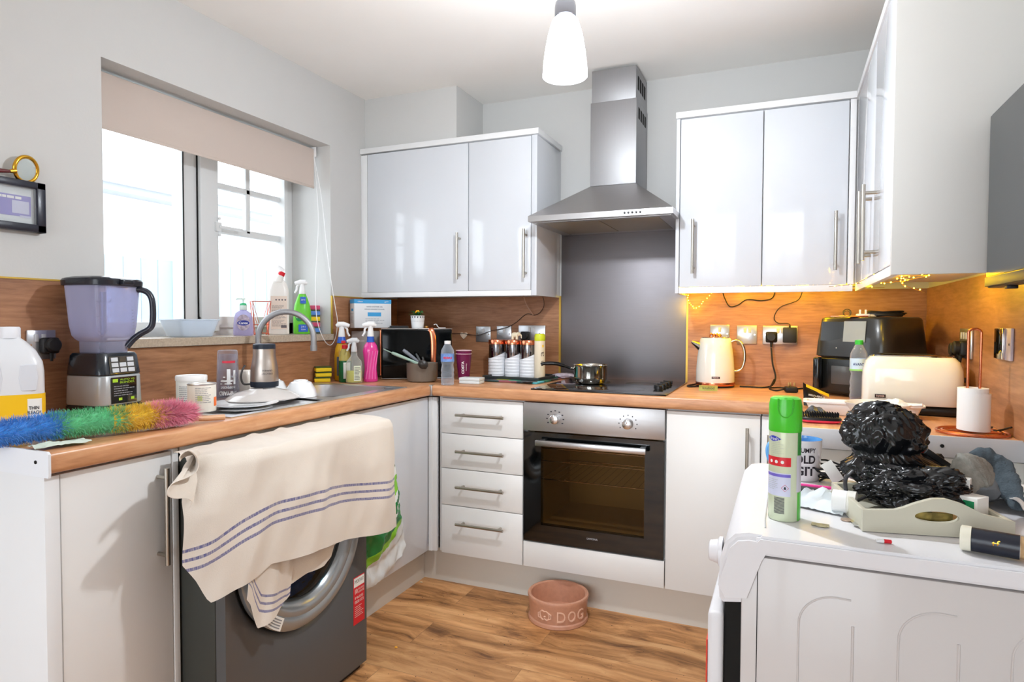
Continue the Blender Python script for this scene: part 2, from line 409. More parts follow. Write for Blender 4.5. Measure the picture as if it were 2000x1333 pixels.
# outside the window: white rendered garden wall, eaves, fence
out_w = mat('white_render', (240, 242, 244), .9)
fence_m = mat('pale_blue_fence_paint', (134, 150, 158), .8)
fb = thing('garden_fence', 'pale washed-out garden fence seen through the kitchen window', 'fence', (-2.7, 1, 0))
for i in range(30):
    y = -2.4 + i * .15; MB().box(-2.72, -2.70, y, y + .147, 0, 1.70, .002).build('fence_board', fence_m, fb, True)
for y in (-1.3, .752, 2.4): MB().box(-2.695, -2.66, y, y + .032, 0, 1.74, .003).build('fence_post', mat('grey_post', (62, 78, 112), .7), fb, True)
MB().box(-2.745, -2.725, -2.4, 2.1, 1.5, 1.58).build('fence_rail', fence_m, fb, True)
nb = thing('neighbouring_house', 'white rendered house wall beyond the garden fence', 'house', (-4.5, 1.5, 0))
MB().box(-5.2, -5.0, -3, 6, 0, 3.0).build('wall', out_w, nb, True)
MB().box(-5.0, -4.75, -3, 6, 2.62, 2.70).build('eaves', mat('eaves_board', (150, 154, 160), .7), nb, True)
MB().prism([(-5.2, 2.7), (-4.7, 2.7), (-7, 3.9)], lambda u, v, d: (u, d, v), -3, 6).build('roof', mat('pale_roof', (190, 194, 200), .8), nb, True)
struct(MB().box(-9, -.3, -9, 9, -.1, -.02).box(-.3, 6, -12, YR - .3, -.1, -.02).build('ground', mat('pale_paving', (190, 188, 184), .9)))

# ================================================================ SPLASHBACKS
ZB, ZT = 1.3234, 2.055
edge_m = mat('brass_edge_strip', (196, 160, 70), .35, .6)
sp = MB().box(.001, .008, -.58, -.01, ZW, 1.322).box(.001, .008, -2.6, -1.711, ZW, 1.322).box(.001, .008, -1.711, -.58, ZW, 1.107).build('wood_splashback', spl_y)
tag(sp, 'oak-effect splashback panel under the window on the left wall', 'splashback')
for q_ in ((-2.6, -1.711, 1.320, 1.325), (-.576, -.01, 1.320, 1.325), (-.583, -.577, 1.14, 1.325)): MB().box(.001, .010, *q_).build('edge_strip', edge_m, sp)
sp = MB().box(.008, .985, -.008, 0, ZW, 1.332).build('wood_splashback', spl_x)
tag(sp, 'oak-effect splashback panel behind the canisters and bread bin', 'splashback')
MB().box(.978, .988, -.010, 0, ZW, 1.332).build('edge_strip', edge_m, sp)
sp = MB().box(1.613, W - .008, -.008, 0, ZW, 1.345).build('wood_splashback', spl_x)
tag(sp, 'oak-effect splashback panel behind the kettle and air fryer', 'splashback')
MB().box(1.611, 1.62, -.010, 0, ZW, 1.345).build('edge_strip', edge_m, sp)
sp = MB().box(W - .008, W - .001, -2.0, -.01, ZW, 1.345).build('wood_splashback', spl_y)
tag(sp, 'oak-effect splashback panel on the right wall below the television', 'splashback')
sp = MB().box(.988, 1.611, -.006, 0, ZW, 1.70, .001).build('steel_splashback', splash_steel)
tag(sp, 'brushed steel splashback behind the hob', 'splashback')

# ================================================================ WORKTOPS
def nose(u0, u1, f, z0, z1, d0, d1, b, r=.010, mi=0):
    """rounded front edge: profile in (u outwards, z)"""
    poly = [(u0, z0)] + [(u1 - r + r * math.cos(a), z0 + r + r * math.sin(a)) for a in (R(-90), R(-60), R(-30), 0)] + \
           [(u1 - r + r * math.cos(a), z1 - r + r * math.sin(a)) for a in (0, R(30), R(60), R(90))] + [(u0, z1)]
    b.prism(poly, f, d0, d1, mi)
ZC = .867
b = MB()
nose(.53, .582, lambda u, v, d: (u, d, v), ZC, ZW, -2.24, -.01, b)
b.box(.008, .075, -2.24, -.008, ZC, ZW).box(.075, .53, -2.24, -1.70, ZC, ZW).box(.075, .53, -.765, -.008, ZC, ZW)
wt = tag(b.build('worktop', top_y), 'oak-effect worktop running under the window with the inset sink', 'worktop')
cap_m = mat('white_metal_end_plate', (236, 240, 246), .3)
e = MB().prism([(.0, ZC - .006), (.586, ZC - .006), (.588, ZC), (.588, ZW - .002), (.582, ZW + .003), (.0, ZW + .003)], lambda u, v, d: (u, d, v), -2.246, -2.2405).build('end_plate', cap_m, wt)
MB().cyl((.545, -2.2475, .893), (.545, -2.2455, .893), .004).build('screw', darkgap, wt)
b = MB()
nose(.02, .622, lambda u, v, d: (d, -u, v), ZC, ZW, .583, 2.04, b)
b.box(2.04, W - .008, -.622, -.02, ZC, ZW).box(.583, W - .008, -.02, -.008, ZC, ZW)
wt = tag(b.build('worktop', top_x), 'oak-effect worktop along the back wall carrying hob and kettle', 'worktop')
MB().box(.576, .592, -.626, -.6, ZC, ZW + .001, .001).build('joint_strip', mat('aluminium', (190, 190, 190), .35, 1), wt)
b = MB().box(2.04, W - .008, -1.198, -.623, ZC, ZW, .002)
wt = tag(b.build('worktop', top_y), 'short oak-effect worktop on the right carrying the toaster', 'worktop')
MB().box(2.036, W - .002, -1.206, -1.199, ZC - .004, ZW + .002, .001).build('end_plate', mat('grey_end_plate', (205, 206, 210), .4), wt)
MB().cyl((2.41, -1.2075, .892), (2.41, -1.2055, .892), .0045).build('screw', darkgap, wt)

# ================================================================ CABINETS
def bar_handle(parent, p, d, out, L, name='handle'):
    """bar handle centred at p, bar direction d, standing off along out"""
    p, d, out = Vector(p), Vector(d), Vector(out); q = p + out * .034
    b = MB(); b.cyl(q - d * L / 2, q + d * L / 2, .0062, 14)
    for s in (-1, 1): b.cyl(p + d * (L / 2 - .025) * s, q + d * (L / 2 - .025) * s, .0052, 10)
    return b.build(name, nickel, parent, True)
X, Y, Z = Vector((1, 0, 0)), Vector((0, 1, 0)), Vector((0, 0, 1))

# wall unit left of the hood
u = thing('wall_cabinet', 'two-door gloss white wall cabinet left of the cooker hood', 'cabinet', (0, 0, ZB))
MB().box(.001, .953, -.318, -.001, ZB + .03, ZT, 0).build('carcass', carc, u, True)
MB().box(.954, .981, -.34, -.001, ZB, ZT + .006, .001).build('side_panel', gloss, u, True)
MB().box(.001, .988, -.345, -.001, ZT + .010, ZT + .036, .001).build('cornice', carc, u, True)
MB().box(.001, .953, -.338, -.320, ZB, ZB + .0252, .0005).build('pelmet', carc, u, True)
MB().box(.001, .040, -.336, -.320, ZB + .026, ZT + .004, .001).build('filler_panel', carc, u, True)
for x0, x1, hx in ((.044, .626, .583), (.630, .951, .929)):
    dr = MB().box(x0, x1, -.34, -.3195, ZB + .026, ZT + .004, .0015).build('door', gloss, u, True)
    bar_handle(dr, (hx, -.34, 1.516), Z, -Y, .225)
# wall unit right of the hood
u = thing('wall_cabinet', 'two-door gloss white wall cabinet right of the cooker hood', 'cabinet', (1.6, 0, ZB))
MB().box(1.624, 2.30, -.318, -.001, ZB + .03, ZT, 0).build('carcass', carc, u, True)
MB().box(1.608, 1.623, -.34, -.001, ZB, ZT, .001).build('side_panel', gloss, u, True)
MB().box(1.606, 2.278, -.345, -.001, ZT + .002, ZT + .027, .001).build('cornice', carc, u, True)
MB().box(1.624, 2.276, -.338, -.320, ZB, ZB + .0252, .0005).build('pelmet', carc, u, True)
MB().box(2.258, 2.279, -.337, -.320, ZB + .026, ZT, .001).build('corner_post', carc, u, True)
for x0, x1, hx in ((1.626, 1.948, 1.683), (1.952, 2.254, 2.213)):
    dr = MB().box(x0, x1, -.34, -.3195, ZB + .026, ZT - .004, .0015).build('door', gloss, u, True)
    bar_handle(dr, (hx, -.34, 1.516), Z, -Y, .225)
# wall unit on the right wall
FXR = 2.282
u = thing('wall_cabinet', 'gloss white wall cabinet on the right wall with a plain grey-white end panel', 'cabinet', (2.3, -.8, ZB))
MB().box(FXR + .022, W - .001, -1.24, -.34, ZB + .03, ZT, 0).build('carcass', carc, u, True)
MB().box(FXR, W - .001, -1.262, -1.243, ZB, ZT + .027, .001).build('end_panel', mat('matt_white_end_panel', (216, 215, 211), .4), u, True)
MB().box(FXR - .004, W - .001, -1.242, -.346, ZT + .002, ZT + .027, .001).build('cornice', carc, u, True)
MB().box(FXR + .003, FXR + .020, -1.242, -.342, ZB, ZB + .0252, .0005).build('pelmet', carc, u, True)
MB().box(FXR + .002, FXR + .020, -.382, -.342, ZB + .026, ZT - .003, .001).build('corner_post', carc, u, True)
for y0, y1, hy in ((-.887, -.385, -.835), (-1.240, -.890, -.945)):
    dr = MB().box(FXR, FXR + .020, y0, y1, ZB + .026, ZT - .004, .0015).build('door', gloss, u, True)
    bar_handle(dr, (FXR, hy, 1.5), Z, -X, .225)

# base cabinets, left run
u = thing('base_cabinet', 'white base cabinet with one tall door left of the washing machine', 'cabinet', (0, -2.05, 0))
MB().box(.001, .535, -2.206, -1.935, .155, ZC - .003).build('carcass', carc, u, True)
MB().box(.001, .562, -2.24, -2.208, 0, ZC - .008, .001).build('end_panel', mat('white_end_panel', (234, 236, 238), .4), u, True)
MB().box(.001, .562, -1.922, -1.905, .0, ZC - .003, .001).build('side_panel', satin, u, True)
dr = MB().box(.540, .560, -2.205, -1.925, .12, ZC - .008, .0015).build('door', satin, u, True)
bar_handle(dr, (.56, -1.965, .70), Z, X, .25)
MB().box(.49, .505, -2.206, -1.925, 0, .118).build('plinth', plinth_m, u, True)
u = thing('base_cabinet', 'white corner base cabinet behind the hanging shopping bag', 'cabinet', (0, -.9, 0))
MB().box(.001, .535, -1.262, -.65, .155, ZC - .25).build('carcass', carc, u, True)
MB().box(.540, .560, -1.268, -.606, .158, ZC - .008, .0015).build('door', gloss, u, True)
MB().box(.485, .500, -1.268, -.535, 0, .150).build('plinth', plinth_m, u, True)
MB().box(.562, .600, -.598, -.580, .158, ZC - .008, .001).box(.561, .579, -.604, -.598, .158, ZC - .008).build('corner_post', carc, u, True)
# drawers
u = thing('drawer_cabinet', 'white base cabinet with four drawers left of the oven', 'cabinet', (.8, -.3, 0))
MB().box(.604, 1.021, -.575, -.01, .155, ZC - .003).build('carcass', carc, u, True)
for z0, z1, hz in ((.702, .858, .790), (.545, .699, .628), (.379, .542, .470), (.158, .376, .305)):
    dr = MB().box(.627, 1.021, -.60, -.578, z0, z1, .0015).build('drawer', satin, u, True)
    bar_handle(dr, (.829, -.60, hz), X, -Y, .23)
# oven housing
u = thing('oven_housing', 'white base housing with the panel below the built-in oven', 'cabinet', (1.32, -.3, 0))
MB().box(1.0235, 1.036, -.575, -.01, .155, ZC - .003).box(1.607, 1.6195, -.575, -.01, .155, ZC - .003).box(1.036, 1.607, -.575, -.01, .155, .17).build('carcass', carc, u, True)
MB().box(1.025, 1.619, -.60, -.578, .158, .266, .0015).build('lower_panel', satin, u, True)
# right of the oven
u = thing('base_cabinet', 'white base cabinet with one door right of the oven', 'cabinet', (1.8, -.3, 0))
MB().box(1.622, 1.964, -.575, -.01, .155, ZC - .003).build('carcass', carc, u, True)
dr = MB().box(1.623, 1.962, -.60, -.578, .158, .858, .0015).build('door', satin, u, True)
bar_handle(dr, (1.919, -.60, .68), Z, -Y, .27)
u = thing('base_cabinet', 'narrow white corner base cabinet hidden behind the air freshener can', 'cabinet', (2.2, -.3, 0))
MB().box(1.968, 2.57, -.575, -.01, .155, ZC - .003).build('carcass', carc, u, True)
dr = MB().box(1.967, 2.052, -.60, -.578, .158, .858, .0015).build('door', satin, u, True)
bar_handle(dr, (1.993, -.60, .66), Z, -Y, .27)
u = thing('base_cabinet', 'white base cabinet end panel beneath the toaster worktop', 'cabinet', (2.3, -.9, 0))
MB().box(2.075, W - .002, -1.18, -.62, .155, ZC - .003).build('carcass', carc, u, True)
MB().box(2.055, W - .002, -1.198, -1.182, 0, ZC - .006, .001).build('end_panel', mat('warm_white_panel', (226, 225, 220), .45), u, True)
dr = MB().box(2.053, 2.073, -1.178, -.625, .158, .858, .0015).build('door', satin, u, True)
struct(MB().box(.50, 2.05, -.535, -.520, 0, .150).build('baseboard_back', plinth_m))

# ================================================================ OVEN
u = thing('oven', 'built-in black glass oven with steel control panel', 'oven', (1.32, -.3, .27))
MB().box(1.038, 1.605, -.56, -.05, .275, .30).box(1.038, 1.605, -.56, -.05, .845, .86).box(1.038, 1.06, -.56, -.05, .30, .845).box(1.583, 1.605, -.56, -.05, .30, .845).box(1.06, 1.583, -.07, -.05, .30, .845).build('cavity', mat('enamel_brown', (206, 190, 158), .5), u, True)
MB().box(1.025, 1.618, -.606, -.565, .742, .862, .002).build('control_panel', steel_h, u, True)
dd = MB(); x0, x1, z0, z1 = 1.027, 1.616, .272, .736; a0, a1, c0, c1 = 1.105, 1.540, .345, .700
for p in ((x0, a0, z0, z1), (a1, x1, z0, z1), (a0, a1, z0, c0), (a0, a1, c1, z1)): dd.box(p[0], p[1], -.604, -.572, p[2], p[3], .0)
door = dd.build('oven_door', blackgl, u, True)
MB().box(a0, a1, -.600, -.595, c0, c1).build('door_glass', clear('smoked_glass', (14, 12, 9), .84, .03, (238, 224, 200)), door, True)
hb = MB().box(1.095, 1.553, -.652, -.636, .688, .712, .003); hb.box(1.105, 1.125, -.640, -.604, .692, .708).box(1.523, 1.543, -.640, -.604, .692, .708)
hb.build('door_handle', mat('satin_aluminium', (196, 196, 198), .28, 1), door, True)
t = MB(); put_text(t, 'LAMONA', .045, None, flat_fn((1.33, -.6048, .315), X, Z)); t.build('lettering', mat('pale_print', (190, 192, 196), .5), door, True)
for z in (.60, .655, .52):
    r_ = MB(); r_.tube([(1.062, -.52, z), (1.58, -.52, z)], .0025, 6); r_.tube([(1.062, -.12, z), (1.58, -.12, z)], .0025, 6)
    if z < .6 or z > .65:
        for i in range(16): r_.tube([(1.08 + i * .032, -.52, z), (1.08 + i * .032, -.12, z)], .0015, 5)
    r_.build('oven_rack', chrome, u, True)
for x in (1.168, 1.473):
    k = MB(); k.lathe([(.021, 0), (.0215, .004), (.0195, .022), (.016, .024)], n=32, M=Matrix.Translation((x, -.606, .798)) @ Matrix.Rotation(R(90), 4, 'X'))
    k.box(x - .002, x + .002, -.632, -.606, .80, .818, .0005)
    k.build('control_knob', mat('turned_aluminium', (214, 214, 216), .22, 1), u, True)
    t = MB()
    for i in range(9):
        a = R(210 - i * 30); cx, cz = x + .036 * math.cos(a), .798 + .034 * math.sin(a)
        s_ = .0035 if x < 1.3 else .002
        t.box(cx - s_, cx + s_, -.6068, -.6061, cz - .0022, cz + .0022)
    t.build('dial_marks', ink, u, True)
# ================================================================ HOB
u = thing('hob', 'black glass electric hob set in the back worktop', 'hob', (1.33, -.32, ZW))
MB().box(1.06, 1.622, -.612, -.03, ZW + .001, ZW + .006, .0015).build('glass_plate', blackgl, u, True)
for cx, cy, r in ((1.2, -.47, .072), (1.2, -.18, .09), (1.44, -.19, .072), (1.42, -.46, .09)):
    MB().lathe([(r, .0), (r, .0004), (r - .002, .0004), (r - .002, 0)], (cx, cy, ZW + .0062), 48, caps=False).build('cooking_zone', mat('zone_ring', (90, 92, 94), .4), u, True)
for i in range(4):
    MB().lathe([(.019, 0), (.019, .003), (.015, .005), (.014, .018), (.011, .020)], (1.566, -.46 + i * .075, ZW + .0062), 24).box(1.546, 1.586, -.463 + i * .075, -.457 + i * .075, ZW + .012, ZW + .028, .001).build('control_knob', black, u, True)
# ================================================================ COOKER HOOD
u = thing('cooker_hood', 'stainless steel chimney cooker hood over the hob', 'cooker hood', (1.31, -.25, 1.63))
x0, x1, yf, zb, zl, zt = 1.0, 1.622, -.50, 1.634, 1.662, 1.822
b = MB(); b.box(x0, x1, yf, -.007, zb + .004, zl, .0)
cx0, cx1, cyf = 1.207, 1.418, -.25
vs = [(x0, yf, zl), (x1, yf, zl), (x1, -.007, zl), (x0, -.007, zl), (cx0, cyf, zt), (cx1, cyf, zt), (cx1, -.007, zt), (cx0, -.007, zt)]
b._add(vs, [(0, 1, 5, 4), (1, 2, 6, 5), (2, 3, 7, 6), (3, 0, 4, 7), (4, 5, 6, 7)])
b.build('canopy', steel_h, u, True, ang=10)
MB().box(cx0, cx1, cyf, -.007, zt + .001, 2.20, .001).build('lower_chimney', steel, u, True)
MB().box(cx0 + .004, cx1 - .004, cyf + .004, -.007, 2.201, 2.345, .001).build('upper_chimney', steel, u, True)
sl = MB()
for i in range(4): sl.box(cx1 - .004, cx1 - .003, -.21 + i * .045, -.18 + i * .045, 2.25, 2.31)
for i in range(4): sl.box(cx1, cx1 + .0008, -.21 + i * .045, -.18 + i * .045, 2.12, 2.17)
sl.build('vent_slots', darkgap, u, True)
for i in range(5): MB().lathe([(.0045, 0), (.0045, .003), (.003, .005)], n=14, M=Matrix.Translation((1.427 + i * .016, yf, .5 * (zb + zl) + .002)) @ Matrix.Rotation(R(90), 4, 'X')).build('button', black, u, True)
filt = mat('greasy_filter_mesh', (168, 160, 146), .45, .7, bump=.4, bscale=700)
for a, c in ((1.05, 1.30), (1.305, 1.555)): MB().box(a, c, -.44, -.08, zb + .0005, zb + .0035, .001).build('grease_filter', filt, u, True)
MB().box(x0 + .012, 1.05, -.47, -.03, zb + .001, zb + .0035).box(1.556, x1 - .012, -.47, -.03, zb + .001, zb + .0035).box(1.05, 1.556, -.47, -.442, zb + .001, zb + .0035).build('underside_frame', steel_h, u, True)

# ================================================================ SINK
u = thing('sink', 'stainless steel inset sink and drainer under the window', 'sink', (.3, -1.23, ZW))
sk = mat('sink_steel', (216, 216, 218), .34, 1)
b = MB(); z1 = ZW + .003
bx0, bx1, by0, by1 = .13, .49, -1.185, -.80
for p in ((.06, .545, by1, -.755), (.06, bx0, by0, by1), (bx1, .545, by0, by1)): b.box(p[0], p[1], p[2], p[3], ZW - .0, z1, .001)
b.box(.06, .545, -1.255, by0, ZW, z1)
b.box(.06, .09, -1.71, -1.255, ZW, z1).box(.515, .545, -1.71, -1.255, ZW, z1).box(.09, .515, -1.71, -1.685, ZW, z1)
b.build('rim', sk, u, True)
def bowl_fn(a, t):
    th = 2 * math.pi * a; e = .35
    cx_, cy_ = (bx0 + bx1) / 2, (by0 + by1) / 2
    k = (1, .985, .96, .93, .80, .0)[min(5, int(t * 5 + .5))]; z = (z1 - .001, ZW - .02, ZW - .08, ZW - .150, ZW - .162, ZW - .164)[min(5, int(t * 5 + .5))]
    c_, s_ = math.cos(th), math.sin(th)
    return (cx_ + (bx1 - bx0) / 2 * 1.005 * k * math.copysign(abs(c_) ** e, c_), cy_ + (by1 - by0) / 2 * 1.005 * k * math.copysign(abs(s_) ** e, s_), z)
MB().grid(48, 5, bowl_fn).weld().build('bowl', sk, u, True, recalc=False)
b = MB(); n = 24
b.grid(2, n * 3, lambda a, t: (.09 + .425 * a, -1.685 + .43 * t, ZW - .004 + .002 * math.sin(t * n * 2 * math.pi / 2)))
b.build('drainer', sk, u, True)
MB().lathe([(.035, 0), (.033, .003), (.02, .001)], (.31, -.99, ZW - .163), 24).build('plug_hole', chrome, u, True)
# ---- tap
u = thing('tap', 'brushed steel swan-neck mixer tap behind the sink', 'tap', (.10, -1.153, ZW))
b = MB(); b.lathe([(.024, 0), (.024, .01), (.021, .012), (.020, .055), (.0115, .062)], (.10, -1.153, ZW + .003), 24)
b.build('tap_base', sk, u, True)
dv = Vector((.86, .50, 0)).normalized(); c0 = Vector((.10, -1.153, 0)); rr = .108
pts = [c0 + Z * z for z in (ZW + .06, ZW + .12, ZW + .18, 1.13)] + [c0 + dv * (rr - rr * math.cos(a)) + Z * (1.13 + rr * math.sin(a)) for a in [R(i * 8) for i in range(1, 24)]]
pts += [pts[-1] + (pts[-1] - pts[-2]).normalized() * .02]
b = MB(); b.tube(pts, .0115, 16); b.tube([pts[-1], pts[-1] + (pts[-1] - pts[-2]).normalized() * .022], .0135, 16); b.build('spout', steel, u, True)
b = MB(); b.tube([(.10, -1.153, ZW + .035), (.10, -1.195, ZW + .045), (.10, -1.23, ZW + .075)], [.008, .007, .005], 10); b.build('lever', sk, u, True)
# ================================================================ PENDANT LAMP
LX, LY = 1.4755, -1.4264
u = thing('pendant_lamp', 'glowing frosted glass pendant lamp hanging from the ceiling', 'lamp', (LX, LY, H))
MB().lathe([(.045, 0), (.045, -.012), (.03, -.028), (.006, -.032)], (LX, LY, H), 28).build('ceiling_rose', white_p, u, True)
MB().tube([(LX, LY, H - .03), (LX, LY, 2.125)], .003, 8).build('cord', white_p, u, True)
silver = mat('brushed_chrome_holder', (150, 152, 160), .25, 1)
MB().lathe([(.004, 2.135), (.016, 2.128), (.019, 2.12), (.019, 2.114), (.0165, 2.112), (.0165, 2.075), (.027, 2.072), (.029, 2.06), (.029, 2.035), (.024, 2.03)], (LX, LY, 0), 32).build('lamp_holder', silver, u, True)
m = bpy.data.materials.new('lit_frosted_glass'); m.use_nodes = True; nt = m.node_tree; nt.nodes.clear()
o_ = nt.nodes.new('ShaderNodeOutputMaterial'); mx = nt.nodes.new('ShaderNodeMixShader'); mx.inputs[0].default_value = .22
tr = nt.nodes.new('ShaderNodeBsdfTransparent'); ad = nt.nodes.new('ShaderNodeAddShader'); tl = nt.nodes.new('ShaderNodeBsdfTranslucent'); tl.inputs[0].default_value = (.9, .93, 1, 1)
em = nt.nodes.new('ShaderNodeEmission'); em.inputs[0].default_value = (.88, .94, 1, 1); em.inputs[1].default_value = 4.6
nt.links.new(tl.outputs[0], ad.inputs[0]); nt.links.new(em.outputs[0], ad.inputs[1]); nt.links.new(tr.outputs[0], mx.inputs[1]); nt.links.new(ad.outputs[0], mx.inputs[2]); nt.links.new(mx.outputs[0], o_.inputs[0])
b = MB(); b.lathe([(.028, 2.032), (.036, 2.022), (.047, 1.985), (.055, 1.94), (.0595, 1.90), (.061, 1.873), (.0595, 1.871), (.053, 1.94), (.045, 1.985), (.034, 2.018), (.026, 2.028)], (LX, LY, 0), 48, caps=False)
b.build('lamp_shade', m, u, True)
bulb = mat('lit_bulb', (255, 255, 255), .5, emit=(240, 246, 255), es=14)
MB().lathe([(.010, 2.03), (.012, 2.01), (.024, 1.985), (.026, 1.965), (.020, 1.945), (.001, 1.937)], (LX, LY, 0), 20).build('bulb', bulb, u, True)
l = bpy.data.lights.new('lamp_light', 'POINT'); l.energy = 34; l.color = (.90, .95, 1); l.shadow_soft_size = .03
o = bpy.data.objects.new('lamp_light', l); COL.objects.link(o); o.location = (0, 0, 1.90 - H); o.parent = u

# ================================================================ BLIND
u = thing('roller_blind', 'taupe roller blind half pulled down over the window', 'blind', (-.085, -1.14, 2.03))
bl = mat('taupe_blind_fabric', (206, 192, 182), .85, bump=.2, bscale=900)
MB().box(-.0815, -.080, -1.692, -.603, 1.853, 2.035).build('fabric', bl, u, True)
MB().cyl((-.098, -1.692, 2.024), (-.098, -.603, 2.024), .018, 20).build('roller_tube', bl, u, True)
MB().box(-.084, -.078, -1.693, -.602, 1.846, 1.858, .002).build('bottom_bar', bl, u, True)
MB().box(-.12, -.072, -.601, -.592, 2.0, 2.048, .003).build('bracket', white_p, u, True)
ch = MB()
ch.tube(smooth_path([(-.09, -.597, 2.03), (-.04, -.597, 1.8), (.0, -.60, 1.5), (.028, -.585, 1.28), (.034, -.575, 1.2), (.034, -.59, 1.12), (.034, -.63, 1.085), (.034, -.68, 1.12), (.03, -.72, 1.22), (.0, -.69, 1.4), (-.04, -.62, 1.7), (-.085, -.597, 2.02)], 6), .0017, 6)
ch.build('cord', white_p, u, True)

# ================================================================ TELEVISION
u = thing('television', 'black flat television mounted on the right wall', 'television', (2.5, -1.65, 1.5))
MB().box(2.474, 2.505, -2.02, -1.292, 1.285, 1.688, .004).build('casing', black, u, True)
MB().box(2.4715, 2.4738, -2.014, -1.298, 1.312, 1.682).build('screen', mat('grey_black_screen', (50, 54, 56), .16, spec=.6), u, True)
MB().box(2.468, 2.4738, -2.014, -1.298, 1.288, 1.309, .001).build('bottom_bezel', mat('grey_bezel', (44, 42, 38), .55), u, True)
MB().box(2.506, W - .001, -1.75, -1.55, 1.40, 1.58, .003).build('wall_bracket', black, u, True)
MB().box(2.48, 2.50, -1.42, -1.40, 1.278, 1.286, .001).build('sensor', black, u, True)

# ================================================================ PICTURE FRAME + MAGNIFIER
u = thing('picture_frame', 'black box frame with a purple and white certificate on the left wall', 'picture frame', (0, -2.03, 1.53))
fm = mat('black_blue_frame', (28, 30, 44), .3)
b = MB(); y0, y1, z0, z1 = -2.16, -1.903, 1.458, 1.603
b.box(.001, .028, y0, y1, z0, z0 + .022, .002).box(.001, .028, y0, y1, z1 - .020, z1, .002).box(.001, .028, y0, y0 + .022, z0, z1, .002).box(.001, .028, y1 - .024, y1, z0, z1, .002)
b.build('frame', fm, u, True)
MB().box(.006, .010, y0 + .02, y1 - .02, z0 + .02, z1 - .018).build('mount_card', mat('mount_card', (214, 220, 220), .7), u, True)
pur = mat('purple_print', (128, 120, 190), .6)
b = MB(); b.box(.0102, .0110, y0 + .03, y1 - .032, 1.500, 1.560); pr_ = b.build('certificate', pur, u, True)
b = MB(); b.box(.0112, .0116, -1.985, -1.940, 1.508, 1.544); b.box(.0112, .0116, -1.965, -1.936, 1.497, 1.503)
b.build('text_panel', mat('pale_lilac', (196, 198, 220), .6), pr_, True)
t = MB(); lines(t, flat_fn((.0114, -1.995, 1.552), Y, Z), .10, .008, 1, fill=.9, seed=4); t.build('lettering', paper, pr_, True)
MB().box(.022, .023, y0 + .02, y1 - .022, z0 + .02, z1 - .018).build('glazing', clear('picture_glass', (240, 245, 250), .95, .02), u, True)
u = thing('magnifying_glass', 'gold-rimmed magnifying glass with a dark red handle on top of the picture frame', 'magnifying glass', (.014, -1.95, 1.603))
gold = mat('gold_rim', (222, 170, 60), .2, 1)
M_ = Matrix.Translation((.018, -1.950, 1.636)) @ Matrix.Rotation(R(10), 4, 'Y') @ Matrix.Rotation(R(14), 4, 'Z')
ring = [(0, .036 * math.cos(2 * math.pi * i / 40), .036 * math.sin(2 * math.pi * i / 40)) for i in range(40)]
MB().tube(ring, .0055, 10, closed=True, M=M_).build('rim', gold, u, True)
MB().blob((0, 0, 0), (.003, .034, .034), sub=3, M=M_).build('lens', clear('lens', (214, 226, 226), .55, .03), u, True)
a = M_ @ Vector((0, -.034, -.010)); c = M_ @ Vector((0, -.05, -.014))
MB().tube([a, c], [.008, .0045], 12).build('collar', gold, u, True)
MB().tube([c, c + Vector((.0, -.03, -.004)), c + Vector((.0, -.09, -.006))], [.0045, .0065, .005], 12).build('handle', mat('dark_red_wood', (92, 30, 34), .35), u, True)

# ================================================================ SOCKETS
sock_ch = mat('polished_socket_chrome', (196, 198, 202), .28, .85)
def rocker(b, fn, w_, h_, d=.004, mi=0):
    b.add = None
def wall_plate(label, wall, a0, a1, z0, z1, rockers=(), sockets=(), name='wall_socket', cat='socket', m=sock_ch):
    """wall 'b' back, 'l' left, 'r' right; a = x on the back wall, y on side walls"""
    mid = (a0 + a1) / 2; zm = (z0 + z1) / 2
    pos = {'b': (mid, -.008, zm), 'l': (.008, mid, zm), 'r': (W - .008, mid, zm)}[wall]
    f = {'b': lambda a, d, z: (a, -.0085 - d, z), 'l': lambda a, d, z: (.0085 + d, a, z), 'r': lambda a, d, z: (W - .0085 - d, a, z)}[wall]
    def bx(b, p0, p1, bev=.001): b.box(*[v for q in zip(p0, p1) for v in q], bev)
    u = thing(name, label, cat, pos)
    b = MB(); bx(b, f(a0, 0, z0), f(a1, .007, z1), .002); b.build('face_plate', m, u, True)
    for ra in rockers:
        b = MB(); bx(b, f(ra - .006, .007, z1 - .034), f(ra + .006, .0105, z1 - .012)); b.build('switch_rocker', mat('grey_rocker', (205, 205, 208), .3), u, True)
    for sa in sockets:
        b = MB()
        for du, dz, w_, h_ in ((0, .006, .0025, .004), (-.011, -.012, .003, .0022), (.011, -.012, .003, .0022)): bx(b, f(sa + du - w_, .0071, zm - .006 + dz - h_), f(sa + du + w_, .0076, zm - .006 + dz + h_), 0)
        b.build('socket_hole', darkgap, u, True)
    s = MB()
    for ss in (a0 + .01, a1 - .01): s.cyl(f(ss, .007, zm), f(ss, .008, zm), .0032, 12)
    s.build('screw', chrome, u, True)
    return u, f, bx
plastic_blk = mat('rubber_black', (22, 22, 24), .5)
wall_plate('square chrome switch plate beside the wooden heart', 'b', .509, .596, 1.092, 1.175, (.552,))
wall_plate('square chrome switch plate behind the left canisters', 'b', .632, .716, 1.094, 1.178, (.674,))
wall_plate('double chrome wall socket behind the right canister', 'b', .757, .906, 1.095, 1.182, (.82, .842), (.79, .875))
wall_plate('square chrome plate half hidden behind the kettle', 'b', 1.721, 1.806, 1.108, 1.190, (1.763,))
wall_plate('square chrome fused switch to the right of the kettle', 'b', 1.838, 1.924, 1.104, 1.188, (1.873, 1.893))
wall_plate('double chrome wall socket with two black plugs right of the kettle', 'b', 1.948, 2.092, 1.104, 1.187, (2.012, 2.030), (1.98, 2.06))
